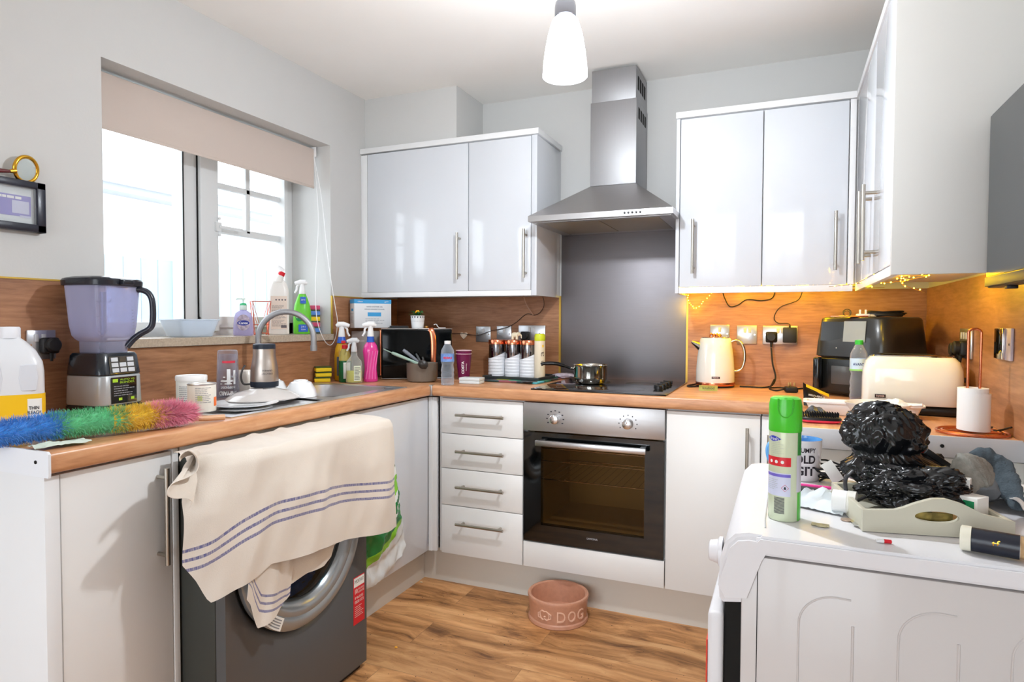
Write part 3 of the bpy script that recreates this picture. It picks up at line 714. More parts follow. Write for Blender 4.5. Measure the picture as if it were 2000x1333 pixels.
wall_plate('chrome wall socket on the right wall behind the kitchen-roll stand', 'r', -.74, -.60, 1.090, 1.185, (-.69, -.66, -.63), ())
u, f, bx = wall_plate('black and chrome double plate below the television', 'r', -1.12, -.995, 1.106, 1.190, (), (), m=mat('lilac_grey_plate', (190, 176, 182), .35))
b = MB(); bx(b, f(-1.068, .007, 1.108), f(-.995, .011, 1.189)); b.build('black_insert', blackgl, u, True)
b = MB(); bx(b, f(-1.080, .007, 1.108), f(-1.068, .014, 1.189)); b.build('chrome_trim', chrome, u, True)
u, f, bx = wall_plate('chrome wall socket behind the bleach bottle on the left wall', 'l', -1.955, -1.875, 1.086, 1.172, (-1.93, -1.91), ())
def plug(label, wall, a, z, cable=None, s=1.0, name='plug'):
    pos = {'b': (a, -.016, z), 'r': (W - .016, a, z), 'l': (.0165, a, z)}[wall]; rz = {'b': 0, 'r': R(-90), 'l': R(90)}[wall]
    u = thing(name, label, 'plug', pos, rz)
    MB().box(-.024 * s, .024 * s, -.022, 0, -.026 * s, .022 * s, .007, 3).build('plug_body', plastic_blk, u)
    b = MB(); b.lathe([(.021 * s, 0), (.021 * s, .012), (.017 * s, .016)], n=24, M=Matrix.Translation((0, -.022, 0)) @ Matrix.Rotation(R(90), 4, 'X')); b.build('plug_grip', plastic_blk, u)
    b = MB(); b.tube([(0, -.018, -.024), (0, -.018, -.048)], [.006, .004], 10); b.build('strain_relief', plastic_blk, u)
    return u
plug('round black plug in the left side of the double socket by the kettle', 'b', 1.985, 1.138)
u = thing('power_adapter', 'square black power adapter in the right side of the double socket', 'plug', (2.060, -.016, 1.148))
MB().box(-.028, .028, -.034, 0, -.035, .032, .004, 2).build('adapter_body', plastic_blk, u)
MB().lathe([(.004, 0), (.004, .012)], (0, -.02, .030), 10).build('lead_socket', plastic_blk, u)
plug('black plug in the left part of the right-wall socket', 'r', -.655, 1.118)
plug('second black plug in the right-wall socket, nearer the window end', 'r', -.70, 1.125)
plug('black plug in the socket behind the canister lids', 'b', .80, 1.128)
plug('black plug in the left-wall socket beside the blender', 'l', -1.90, 1.128)
def cable(label, pts, r=.0028, m=plastic_blk, name='cable', cat='cable', n=8):
    p0 = Vector(pts[0]); o = MB().tube([p - p0 for p in smooth_path(pts, n)], r, 8).build(name, m); o.location = p0
    return tag(o, label, cat)
zt = ZW + .0035
cable('black cable hanging from the round plug down behind the kettle', [(1.985, -.034, 1.088), (1.992, -.05, 1.02), (2.005, -.06, .96), (1.99, -.09, .925), (1.95, -.13, zt), (1.90, -.12, zt), (1.86, -.12, zt)], .0036)
cable('black cable lying on the worktop between kettle and air fryer', [(1.70, -.16, zt), (1.68, -.2, zt), (1.655, -.22, zt), (1.645, -.18, zt), (1.66, -.12, zt), (1.68, -.06, zt)], .0036)
cable('black lead running along the worktop into the air fryer', [(1.985, -.125, zt), (2.03, -.10, zt), (2.08, -.13, zt), (2.12, -.09, zt), (2.145, -.10, zt)], .0036)
cable('thin black lead drooping from under the right wall cabinet to the adapter', [(2.11, -.05, 1.345), (2.09, -.04, 1.30), (2.02, -.02, 1.27), (1.995, -.014, 1.225), (2.01, -.014, 1.20), (2.05, -.02, 1.197), (2.060, -.036, 1.192)], .0018)
cable('black lead with a joint looping under the right wall cabinet', [(1.775, -.05, 1.345), (1.785, -.03, 1.31), (1.805, -.02, 1.275), (1.84, -.02, 1.28), (1.88, -.02, 1.305), (1.94, -.02, 1.30), (1.985, -.03, 1.31), (2.0, -.05, 1.345)], .0024)
cable('white lead hooked below the left wall cabinet', [(.80, -.06, 1.345), (.81, -.05, 1.30), (.83, -.04, 1.26), (.845, -.03, 1.235)], .003, mat('beige_cable', (176, 140, 120), .5))
cable('thin dark lead crossing the splashback above the canisters', [(.90, -.05, 1.345), (.905, -.03, 1.29), (.88, -.02, 1.25), (.845, -.014, 1.235), (.80, -.014, 1.24), (.74, -.014, 1.195), (.69, -.02, 1.17), (.60, -.024, 1.15), (.53, -.024, 1.128), (.47, -.016, 1.13), (.43, -.016, 1.135), (.36, -.016, 1.135)], .0017, mat('dark_brown_lead', (50, 34, 28), .5))
cable('black plug cable dropping behind the toaster', [(W - .034, -.655, 1.068), (W - .04, -.66, 1.02), (W - .03, -.70, .96), (W - .05, -.80, zt), (W - .06, -.90, zt), (W - .08, -.99, zt)], .0036)
cable('short black lead on the worktop behind the paper roll', [(W - .014, -1.14, .94), (W - .03, -1.10, .925), (W - .04, -1.06, zt), (W - .02, -1.0, zt)], .0025)
u = thing('plug', 'loose black three-pin plug lying on its back on the worktop', 'plug', (2.067, -.25, ZW + .001), R(10))
MB().box(-.024, .024, -.024, .024, 0, .022, .006, 3).build('plug_body', plastic_blk, u)
for x, y in ((0, .012), (-.011, -.008), (.011, -.008)): MB().box(x - .0025, x + .0025, y - .002, y + .002, .022, .040, .0005).build('pin', mat('brass_pin', (196, 176, 120), .3, 1), u)
cable('black lead of the loose plug curling back to the socket', [(2.04, -.25, .926), (2.01, -.23, zt), (1.985, -.18, zt), (1.99, -.12, .93), (2.0, -.07, .95)], .0036)

# ---- warm fairy lights under the right wall cabinets
warm = mat('warm_led', (255, 190, 60), .5, emit=(255, 176, 40), es=30)
wire = mat('copper_wire', (190, 150, 80), .4, .8)
def fairy(label, pts, nled, nlight, e):
    path = smooth_path(pts, 10); u = thing('fairy_lights', label, 'string lights', path[0])
    MB().tube(path, .0011, 5).build('wire', wire, u, True)
    for i in range(nled):
        p = path[int((i + .5) / nled * (len(path) - 1))] + Vector((random.uniform(-.003, .003), random.uniform(-.003, .003), random.uniform(-.002, .004)))
        MB().blob(p, (.0024, .0024, .0024), sub=1).build('led', warm, u, True)
    for i in range(nlight):
        p = path[int((i + .5) / nlight * (len(path) - 1))]
        l = bpy.data.lights.new('led_glow', 'POINT'); l.energy = e; l.color = (1, .62, .0); l.specular_factor = .3; l.shadow_soft_size = .02
        o = bpy.data.objects.new('led_glow', l); COL.objects.link(o); o.parent = u; o.location = p + Vector((0, -.01, -.006)) - Vector(u.location)
fairy('warm fairy lights looping below the left end of the right wall cabinet', [(1.64, -.10, 1.338), (1.63, -.09, 1.31), (1.645, -.08, 1.275), (1.67, -.08, 1.268), (1.70, -.08, 1.30), (1.73, -.09, 1.335), (1.70, -.12, 1.343), (1.66, -.2, 1.343), (1.72, -.25, 1.343), (1.80, -.2, 1.343)], 26, 2, .35)
fairy('warm fairy lights strung along the underside above the kettle and air fryer', [(1.80, -.2, 1.340), (1.90, -.16, 1.344), (2.0, -.24, 1.340), (2.10, -.18, 1.344), (2.2, -.22, 1.340), (2.4, -.2, 1.342)], 22, 4, .75)
fairy('warm fairy lights bunched under the corner of the right wall cabinets', [(2.18, -.30, 1.343), (2.26, -.5, 1.340), (2.30, -.62, 1.342), (2.34, -.68, 1.335), (2.40, -.72, 1.340), (2.36, -.80, 1.343), (2.42, -.92, 1.341), (2.38, -.74, 1.33), (2.45, -.70, 1.30)], 30, 2, 1.0)

# ================================================================ WASHING MACHINE
wy0, wy1, wf = -1.898, -1.285, .715
grey = mat('graphite_enamel', (94, 95, 96), .33, .35)
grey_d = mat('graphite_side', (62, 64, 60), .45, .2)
u = thing('washing_machine', 'graphite washing machine under the sink worktop with open laundry showing', 'washing machine', (.45, -1.59, 0))
MB().box(.14, wf - .035, wy0, wy1, .012, .838, .004).build('cabinet_body', grey_d, u, True)
b = MB(); cy, cz, ro = -1.592, .545, .262
N = 72
def fr(i, r): a = 2 * math.pi * i / N; return (cy + r * math.cos(a), cz + r * math.sin(a))
outer = []
for i in range(N):
    a = 2 * math.pi * i / N; c_, s_ = math.cos(a), math.sin(a)
    hy = (wy1 - wy0) / 2 - .002; zlo, zhi = .02, .838
    t = min(hy / abs(c_) if abs(c_) > 1e-6 else 9, ((zhi - cz) / s_ if s_ > 1e-6 else 9), ((zlo - cz) / s_ if s_ < -1e-6 else 9))
    outer.append(((wy0 + wy1) / 2 + c_ * t, cz + s_ * t))
vs = [(wf, y, z) for y, z in outer] + [(wf, *fr(i, ro + .022)) for i in range(N)] + [(wf - .012, *fr(i, ro + .004)) for i in range(N)] + [(wf - .034, *fr(i, ro - .01)) for i in range(N)] + [(wf - .034, y, z) for y, z in outer]
fs = []
for k in range(3):
    for i in range(N): fs.append((k * N + i, k * N + (i + 1) % N, (k + 1) * N + (i + 1) % N, (k + 1) * N + i))
for i in range(N): fs.append((i, 4 * N + i, 4 * N + (i + 1) % N, (i + 1) % N))
b._add(vs, fs); b.build('front_panel', grey, u, True)
b = MB(); M_ = Matrix.Translation((wf, cy, cz)) @ Matrix.Rotation(R(90), 4, 'Y')
b.lathe([(.262, -.008), (.262, .006), (.250, .016), (.232, .018), (.222, .012), (.214, .014), (.200, .012), (.186, .000), (.176, -.018), (.178, -.03)], n=64, M=M_, caps=False)
b.build('door_ring', mat('grey_door_ring', (156, 160, 162), .2, .5), u, True)
MB().lathe([(.180, -.02), (.172, .0), (.13, .016), (.06, .024), (.001, .026)], n=48, M=M_, caps=False).build('door_glass', clear('porthole_glass', (30, 36, 38), .93, .03, (190, 206, 212)), u, True)
drum = MB(); drum.lathe([(.185, -.03), (.20, -.05), (.20, -.30), (.001, -.31)], n=40, M=M_, caps=False); drum.build('drum', mat('dark_drum', (70, 74, 76), .4, .6), u, True)
MB().box(.545, .558, wy0, wy1, .8475, .8655).build('worktop_rail', white_p, u, True)
MB().box(.12, .70, wy0 + .02, wy1 - .02, 0, .011).build('foot', black, u, True)
st = MB(); st.box(wf + .0002, wf + .001, -1.361, -1.300, .172, .334, 0); sk_ = st.build('warning_sticker', mat('red_sticker', (206, 28, 44), .4), u, True)
st = MB(); st.box(wf + .0011, wf + .0014, -1.359, -1.302, .300, .331)
st.build('sticker_header', paper, sk_, True)
t = MB(); put_text(t, 'IMPORTANT', .05, .012, flat_fn((wf + .0016, -1.3305, .318), Y, Z)); t.build('lettering', ink, sk_, True)
t = MB(); put_text(t, '10', .014, .017, flat_fn((wf + .0013, -1.346, .285), Y, Z), bold=.02); put_text(t, 'YEAR PARTS', .033, .007, flat_fn((wf + .0013, -1.320, .289), Y, Z)); put_text(t, 'GUARANTEE', .033, .007, flat_fn((wf + .0013, -1.320, .279), Y, Z))
put_text(t, 'FREE', .045, .008, flat_fn((wf + .0013, -1.3305, .262), Y, Z)); put_text(t, '0800 073', .048, .010, flat_fn((wf + .0013, -1.3305, .248), Y, Z)); lines(t, flat_fn((wf + .0013, -1.3305, .215), Y, Z), .048, .04, 6, fill=.25, seed=9)
t.build('lettering', paper, sk_, True)
t = MB(); t.X = M_ @ Matrix.Rotation(0, 4, 'Z')
def ringpatch(mb, r0, r1, a0, a1, z):
    mb.grid(10, 1, lambda a, q: ((r0 + (r1 - r0) * q) * math.cos(a0 + (a1 - a0) * a), (r0 + (r1 - r0) * q) * math.sin(a0 + (a1 - a0) * a), z))
# label on the lower left of the ring (towards the camera end)
a0_, a1_ = R(-32), R(-52)
t = MB(M_); ringpatch(t, .225, .26, R(-30), R(-52), .0195); lb = t.build('door_label', paper, u, True)
t = MB(M_)
for k in range(4): ringpatch(t, .231 + k * .007, .234 + k * .007, R(-32), R(-50), .0202)
t.build('lettering', grey_ink, lb, True)
# laundry behind the glass
def cloth_lump(name, label, c, rad, m, seed, cat='laundry'):
    o = MB().blob((0, 0, 0), rad, lambda d: 1 + .5 * (noise.noise(d * 2.2 + Vector((seed, 0, 0)))) + .18 * noise.noise(d * 6 + Vector((seed, 3, 0))), sub=4).build(name, m)
    o.location = c; return tag(o, label, cat)
navy = mat('navy_cloth', (52, 78, 128), .9, bump=.4, bscale=400); dk = mat('dark_green_cloth', (22, 44, 46), .9, bump=.4, bscale=400)
cloth_lump('laundry_bundle', 'navy blue cloth at the bottom of the washing machine porthole', (.655, -1.60, .405), (.035, .13, .034), navy, 1)
cloth_lump('laundry_bundle', 'dark green cloth heaped inside the washing machine drum', (.585, -1.53, .55), (.06, .12, .11), dk, 5)

# ================================================================ DISH TOWEL
tw = bpy.data.materials.new('striped_linen'); tw.use_nodes = True; nt = tw.node_tree; p = nt.nodes['Principled BSDF']
uv = nt.nodes.new('ShaderNodeUVMap'); sx_ = nt.nodes.new('ShaderNodeSeparateXYZ'); nt.links.new(uv.outputs[0], sx_.inputs[0])
cur = None
for v0 in (.105, .130, .155):
    s_ = nt.nodes.new('ShaderNodeMath'); s_.operation = 'SUBTRACT'; s_.inputs[1].default_value = v0; nt.links.new(sx_.outputs['Y'], s_.inputs[0])
    ab = nt.nodes.new('ShaderNodeMath'); ab.operation = 'ABSOLUTE'; nt.links.new(s_.outputs[0], ab.inputs[0])
    lt = nt.nodes.new('ShaderNodeMath'); lt.operation = 'LESS_THAN'; lt.inputs[1].default_value = .0042; nt.links.new(ab.outputs[0], lt.inputs[0])
    if cur is None: cur = lt
    else:
        ad = nt.nodes.new('ShaderNodeMath'); ad.operation = 'ADD'; nt.links.new(cur.outputs[0], ad.inputs[0]); nt.links.new(lt.outputs[0], ad.inputs[1]); cur = ad
wv = nt.nodes.new('ShaderNodeTexNoise'); wv.inputs['Scale'].default_value = 60; wv.inputs['Detail'].default_value = 3
mpv = nt.nodes.new('ShaderNodeMapping'); mpv.inputs['Scale'].default_value = (5, .8, 1); nt.links.new(uv.outputs[0], mpv.inputs[0]); nt.links.new(mpv.outputs[0], wv.inputs[0])
mr = nt.nodes.new('ShaderNodeMapRange'); mr.inputs[1].default_value = .35; mr.inputs[2].default_value = .6; mr.inputs[3].default_value = .55; mr.inputs[4].default_value = 1
nt.links.new(wv.outputs['Fac'], mr.inputs[0]); mu = nt.nodes.new('ShaderNodeMath'); mu.operation = 'MULTIPLY'; nt.links.new(cur.outputs[0], mu.inputs[0]); nt.links.new(mr.outputs[0], mu.inputs[1])
mc = nt.nodes.new('ShaderNodeMix'); mc.data_type = 'RGBA'; mc.inputs[6].default_value = lin((218, 208, 196)); mc.inputs[7].default_value = lin((98, 98, 142)); nt.links.new(mu.outputs[0], mc.inputs[0])
nt.links.new(mc.outputs[2], p.inputs['Base Color']); p.inputs['Roughness'].default_value = .95; p.inputs['Sheen Weight'].default_value = .3
bn = nt.nodes.new('ShaderNodeBump'); bn.inputs['Strength'].default_value = .5; bn.inputs['Distance'].default_value = .001
wn = nt.nodes.new('ShaderNodeTexNoise'); wn.inputs['Scale'].default_value = 420; tcw = nt.nodes.new('ShaderNodeTexCoord'); nt.links.new(tcw.outputs['Object'], wn.inputs[0]); nt.links.new(wn.outputs['Fac'], bn.inputs['Height']); nt.links.new(bn.outputs[0], p.inputs['Normal'])

def lerp_tab(t, tab):
    for (a, x), (c, y) in zip(tab, tab[1:]):
        if t <= c: k = (t - a) / (c - a); return x + (y - x) * k
    return tab[-1][1]
ym = lambda a: -2.04 + .85 * a
hem = [(0, .600), (.03, .555), (.06, .498), (.16, .515), (.26, .528), (.31, .548), (.39, .537), (.5, .535), (.75, .500), (1, .470)]
stripe = [(0, .462), (.12, .500), (.24, .537), (.4, .548), (.6, .530), (1, .477)]
def smt(t, tab):      # smoothed table lookup
    return sum(lerp_tab(min(1, max(0, t + d)), tab) for d in (-.09, -.06, -.03, 0, .03, .06, .09)) / 7
XT, ZTW = .590, .862
def towel(a, t):
    # a along the machine (0 camera end .. 1 far end), t from tucked edge (0) to hem (1)
    zh = lerp_tab(a, hem); Lt = .150; L = Lt + (ZTW - zh); s = t * L
    narrow = max(0, 1 - s / (Lt + .10))
    y = ym(a) + .10 * narrow * (1 - a) ** 2
    if s < Lt:
        k = s / Lt; x = XT + s; z = ZTW + .006 * noise.noise(Vector((a * 8, s * 18, 0))) * k - .008 * k * k
        z += .010 * max(0, noise.noise(Vector((a * 12, 1, 2)))) * (1 - k)
    else:
        q = s - Lt; e = min(q / .03, 1)
        fold = .016 * math.sin(a * 15 + .6) + .022 * noise.noise(Vector((a * 5, q * 4, 3))) + .008 * noise.noise(Vector((a * 15 + q * 8, q * 6, 7)))
        x = XT + Lt + .014 * math.sin(e * math.pi / 2) + (fold * .8 + .008) * min(1, q / .14) + .012 * q / .35
        z = ZTW - .008 - q
    y += .010 * noise.noise(Vector((a * 4, t * 3, 9))) + (.02 * t * max(0, a - .8) * 5 if a > .8 else 0)
    if a > .90: x -= (a - .90) * .25 * max(0, (t - .3))
    if a < .25:
        k = ((.25 - a) / .25) ** 1.3 * min(1, s / .12); x -= .105 * k; y += .055 * k
    return (x, y, z)
u = thing('dish_towel', 'cream linen dish towel with three blue stripes draped over the washing machine', 'towel', (.70, -1.55, .866))
def tuv(a, t):
    zh = lerp_tab(a, hem); L = .150 + ZTW - zh; z = ZTW - (t * L - .150)
    return (a, z - smt(a, stripe) - .010)
b = MB(); b.grid(110, 70, towel, uvf=tuv); b.solid(.0018); b.build('towel_cloth', tw, u, True, ang=60)
def panel(tab, y0, y1, x0, nm, uvf, seed):
    def fn(a, t):
        y = y0 + (y1 - y0) * a; zh = lerp_tab(y, tab); z = .62 + (zh - .62) * t
        return (x0 + .007 * math.sin(a * 9 + seed) * t + .008 * noise.noise(Vector((a * 5, t * 2, seed))), y + .006 * math.sin(t * 4), z)
    b = MB(); b.grid(60, 24, fn, uvf=uvf); b.solid(.0016); b.build(nm, tw, u, True, ang=60)
panel([(-1.855, .47), (-1.84, .45), (-1.81, .372), (-1.795, .372), (-1.70, .408), (-1.69, .42)], -1.855, -1.692, .752, 'hanging_corner', lambda a, t: (a, .02 + .30 * (1 - t) + .15 * (1 - t) * 0 + .10 * a - .0), 3)
panel([(-1.72, .44), (-1.62, .455), (-1.54, .448), (-1.50, .46), (-1.48, .495), (-1.40, .505), (-1.28, .480), (-1.20, .47)], -1.72, -1.21, .742, 'back_layer', lambda a, t: (a, .5), 6)
panel([(-1.26, .53), (-1.20, .49), (-1.13, .475), (-1.118, .52)], -1.26, -1.118, .700, 'far_corner', lambda a, t: (a, .5), 8)
# rolled corner at the camera end: the hem curls over and doubles back below
EDGE = smooth_path([(.700, -2.012, .862), (.700, -2.012, .874), (.700, -1.992, .883), (.700, -1.972, .869), (.700, -1.961, .846), (.700, -1.969, .827), (.700, -1.994, .818), (.700, -2.027, .814), (.700, -2.046, .806), (.700, -2.049, .788), (.700, -2.029, .775), (.700, -2.0, .768), (.700, -1.982, .754), (.700, -1.990, .736)], 6)
def roll(a, t):
    i = a * (len(EDGE) - 1); k = min(int(i), len(EDGE) - 2); p = EDGE[k].lerp(EDGE[k + 1], i - k)
    q = Vector((.655, -1.925 + .35 * (p.y + 1.99), .852 + .42 * (p.z - .845) + (.0 if p.z > .82 else .02)))
    r_ = p.lerp(q, t); r_.x -= .012 * math.sin(t * math.pi) * (1 if a < .5 else -.3)
    return tuple(r_)
b = MB(); b.grid(90, 16, roll, uvf=lambda a, t: (a, .6 + t * .1)); b.solid(.0022); b.build('rolled_corner', tw, u, True, ang=60)

# ================================================================ SHOPPING BAG
def bagpt(a, t):
    y = -1.17 + .355 * a + .05 * (1 - t) * a * -1 ; z = .66 - .50 * t
    top = (1 - t) ** 1.4
    y = y * (1 - .45 * top) + (-1.02) * .45 * top
    zz = z + .06 * a * (t) * 1.0 + .04 * math.sin(a * 3.1) * t * -1 + .02
    bul = math.sin(a * math.pi) ** .6 * math.sin(min(1, t * 1.1 + .08) * math.pi) ** .7
    cr = noise.noise(Vector((a * 7, t * 9, 2))) * .014 + abs(noise.noise(Vector((a * 14, t * 14, 5)))) * .010
    return (.566 + .055 * bul + cr + .006, y, zz)
bagm = bpy.data.materials.new('carrier_bag_film'); bagm.use_nodes = True; nt = bagm.node_tree; p = nt.nodes['Principled BSDF']; p.inputs['Roughness'].default_value = .25
uvn = nt.nodes.new('ShaderNodeUVMap'); sx_ = nt.nodes.new('ShaderNodeSeparateXYZ'); nt.links.new(uvn.outputs[0], sx_.inputs[0])
sl_ = nt.nodes.new('ShaderNodeMath'); sl_.operation = 'MULTIPLY_ADD'; sl_.inputs[1].default_value = .22; nt.links.new(sx_.outputs['X'], sl_.inputs[0]); nt.links.new(sx_.outputs['Y'], sl_.inputs[2])
cr = nt.nodes.new('ShaderNodeValToRGB'); cr.color_ramp.interpolation = 'CONSTANT'; e = cr.color_ramp.elements
e[0].position = 0; e[0].color = lin((150, 216, 60)); e[1].position = .12; e[1].color = lin((236, 240, 236))
for ps, c in ((.20, (30, 128, 62)), (.34, (236, 240, 236)), (.40, (132, 205, 44)), (.50, (236, 240, 236)), (.54, (30, 128, 62)), (.80, (140, 214, 50)), (.88, (228, 232, 232))):
    q = e.new(ps); q.color = lin(c)
nt.links.new(sl_.outputs[0], cr.inputs[0]); nt.links.new(cr.outputs[0], p.inputs['Base Color'])
u = thing('shopping_bag', 'green and white plastic shopping bag hanging beside the washing machine', 'bag', (.58, -1.0, .66))
b = MB(); b.grid(40, 50, bagpt); b.solid(.001); b.build('bag_film', bagm, u, True, ang=60)
t = MB()
put_text(t, "that points", .23, .030, lambda x, y: Vector(bagpt(min(.97, max(0, .60 + x / .36)), min(1, max(0, .50 - y / .5 - (x / .36) * .22)))) + Vector((.004, 0, 0)), bold=.03)
t.build('lettering', paper, u, True)
MB().tube(smooth_path([(.58, -1.03, .66), (.572, -1.02, .70), (.566, -1.0, .735), (.572, -.98, .70), (.58, -.965, .66)], 6), .004, 8).build('bag_handle', mat('lime_film', (150, 216, 60), .35), u, True)

# ================================================================ TUMBLE DRYER
dx, dy1, dy0 = 1.979, -1.99, -1.40
wm = mat('white_enamel', (206, 201, 199), .28, coat=.2); wl = mat('white_gloss_plastic', (226, 225, 228), .32)
u = thing('tumble_dryer', 'white tumble dryer in the right foreground with ribbed side panel', 'appliance', (2.25, -1.7, 0))
b = MB()
b.box(dx, 2.575, dy1, dy0, .015, .815, .003)
b.build('cabinet_body', wm, u, True)
# shallow pressed ribs on the side that faces the camera
rb = MB()
for x in (2.067, 2.207, 2.350):
    for sh in (-.0004,):
        rb.tube([(x, dy1 + sh, .06), (x, dy1 + sh, .70)] + [(x + .055 - .055 * math.cos(R(a)), dy1 + sh, .715 + .052 * math.sin(R(a))) for a in range(10, 91, 10)] + [(x + .075, dy1 + sh, .766)], .0016, 6)
    rb.tube([(x + .078, dy1 - .0002, .06), (x + .078, dy1 - .0002, .725)], .0022, 6)
rb.build('pressed_rib', wm, u, True)
MB().box(dx + .0245, dx + .0258, dy1 - .0006, dy1 + .01, .02, .812).build('panel_seam', darkgap, u, True)
b = MB()
poly = [(2.575, .818), (2.0, .818), (2.0, .838), (2.012, .850), (2.575, .850)]
b.prism([(2.578, .819), (1.998, .819), (1.998, .842), (2.006, .851), (2.578, .851)], lambda a, c, d: (a, d, c), dy1 - .006, dy0 + .004)
t_ = b.bm; bmesh.ops.bevel(t_, geom=t_.edges[:], offset=.005, segments=2, affect='EDGES', clamp_overlap=True)
b.build('top_panel', wl, u, True)
# rounded control fascia that faces the oven side
pf = [(2.03, .8185), (2.0, .8185), (1.9975, .735), (1.950, .728), (1.944, .735), (1.942, .76), (1.944, .80), (1.952, .83), (1.968, .847), (1.99, .8515), (2.03, .8500)]
b = MB(); b.prism(pf, lambda a, c, d: (a, d, c), dy1 - .004, dy0 + .002); bmesh.ops.bevel(b.bm, geom=[e for e in b.bm.edges if abs(e.verts[0].co.y - e.verts[1].co.y) < 1e-6], offset=.010, segments=3, affect='EDGES', clamp_overlap=True)
b.build('control_fascia', wl, u, True)
b = MB(); b.lathe([(.026, 0), (.026, .006), (.021, .009), (.018, .022), (.014, .024)], n=32, M=Matrix.Translation((1.943, dy1 + .075, .79)) @ Matrix.Rotation(R(-90), 4, 'Y')); b.build('programme_dial', wl, u, True)
b = MB(); b.box(1.926, 1.951, dy1 - .004, dy0 + .01, .03, .712, .008, 3); b.build('front_door', wl, u, True)
MB().box(1.952, 1.9785, dy1 + .012, dy0, .03, .727).build('door_recess', darkgap, u, True)
MB().box(1.9235, 1.9258, dy1 + .001, dy1 + .04, .35, .66).build('red_label', mat('red_energy_label', (220, 70, 50), .5), u, True)
MB().tube([(2.014, dy1 + .045, .8514), (2.012, -1.9, .8514), (2.014, -1.62, .8514), (2.02, -1.45, .8514)], .0016, 6).build('lid_seam', mat('grey_seam', (200, 202, 204), .5), u, True)
# ================================================================ SMALL THINGS, LEFT END
def ring_label(mb, r, z, w, h, phi=0, mi=0, n=14, sx=1, sy=1): patch(mb, cyl_fn(r, z, phi, sx=sx, sy=sy), w, h, mi, n)

# large bleach container
u = thing('bleach_container', 'large cloudy plastic container with a yellow label at the left end of the worktop', 'bottle', (.155, -2.078, ZW + .001), face(.155, -2.078))
milk = mat('cloudy_plastic', (226, 228, 232), .3, spec=.5)
yl = mat('yellow_label', (246, 196, 20), .5)
b = MB(); b.lathe([(.060, 0), (.071, .006), (.073, .02), (.073, .150), (.070, .175), (.056, .205), (.036, .228), (.024, .238), (.022, .245)], n=48, sq=2.2, sx=1, sy=.8)
body = b.build('bottle_body', milk, u)
b = MB(); b.lathe([(.0745, .004), (.0745, .092)], n=48, sq=2.2, sx=1, sy=.8, caps=False); lb = b.build('label', yl, body)
for x in (-.036, .038):
    b = MB(); b.lathe([(.3, -.5), (.8, -.47), (1, 0), (.8, .47), (.3, .5)], n=28, sq=3, M=Matrix.Translation((x, -.0565, .135)) @ Matrix.Diagonal((.021, .0035, .070, 1))); b.build('grip_recess', mat('pale_grip', (218, 221, 228), .3), body)
b = MB(); b.lathe([(.024, .238), (.0245, .242), (.0245, .264), (.022, .268), (.001, .2685)], n=32); b.build('cap', mat('cloudy_cap', (236, 238, 244), .4), u)
fl = flat_fn((.052, -.0605, .048), (1, -.0, 0), Z)
b = MB(); patch(b, lambda a, c: Vector((.048 + a, -.0602 + max(0, abs(a) - .012) * .9, .045 + c)), .034, .07, n=8); b.build('splash_panel', paper, lb)
b = MB(); g = lambda a, c: Vector((.048 + a, -.0608 + max(0, abs(a) - .012) * .9, .050 + c))
put_text(b, 'THIN', .022, .009, lambda a, c: g(a, c + .006), bold=.02); put_text(b, 'BLEACH', .030, .009, lambda a, c: g(a, c - .006), bold=.02); b.build('lettering', ink, lb)

# blender
BX, BY = .130, -1.806
u = thing('blender', 'large black and silver blender with a clear jug standing on the left worktop', 'blender', (BX, BY, ZW + .001), R(96))
slv = mat('silver_plastic', (178, 182, 184), .35, .3)
b = MB(); b.lathe([(.078, 0), (.080, .004), (.080, .030), (.075, .034)], n=40, sq=3); b.build('foot', black, u)
b = MB(); b.lathe([(.075, .034), (.077, .038), (.075, .118), (.072, .122)], n=48, sq=4); b.build('silver_body', slv, u)
b = MB(); b.lathe([(.0735, .122), (.0755, .125), (.069, .180), (.064, .188), (.050, .190)], n=48, sq=4); hd = b.build('black_collar', mat('blue_black_plastic', (22, 30, 40), .2, coat=.4), u)
pn = lambda cz: (lambda a, c: Vector((a, -.0755 + (cz + c - .125) * .12 - .0008, cz + c)))
b = MB(); patch(b, pn(.153), .090, .050); b.build('button_panel', mat('panel_grey', (70, 76, 86), .25, .4), hd)
bt = mat('pale_button', (206, 212, 220), .3)
for i in range(3):
    for j in range(3):
        f = pn(.153 + (j - 1) * .016); b = MB(); b.grid(1, 1, lambda a, c: f((i - 1) * .027 - .011 + .022 * a, -.006 + .012 * c) + Vector((0, -.0015, 0))); b.solid(.0012); b.build('button', bt if (i, j) != (1, 2) else mat('display', (60, 62, 66), .15), hd)
b = MB(); b.grid(1, 1, lambda a, c: (-.044 + .088 * a, -.0778, .038 + .078 * c)); b.solid(.0006); lb = b.build('front_label', blackgl, u)
t = MB(); f = flat_fn((.0, -.0787, .075), X, Z); lines(t, f, .072, .034, 5, fill=.35, seed=3); t.build('fine_print', grey_ink, lb)
t = MB(); f = flat_fn((.008, -.0976, .106), X, Z); t.grid(1, 1, lambda a, c: (-.040 + .018 * a, -.0788, .101 + .010 * c)); put_text(t, 'AUTO IQ', .05, .006, flat_fn((.010, -.0788, .108), X, Z)); put_text(t, 'BLENDER', .05, .006, flat_fn((.010, -.0788, .100), X, Z)); t.grid(1, 1, lambda a, c: (-.02 + .012 * a, -.0788, .046 + .008 * c)); t.grid(1, 1, lambda a, c: (.022 + .012 * a, -.0788, .046 + .008 * c))
t.build('lettering', mat('lime_print', (170, 214, 50), .5), lb)
jug_m = clear('tinted_jug_plastic', (206, 208, 236), .74, .08, (232, 232, 246))
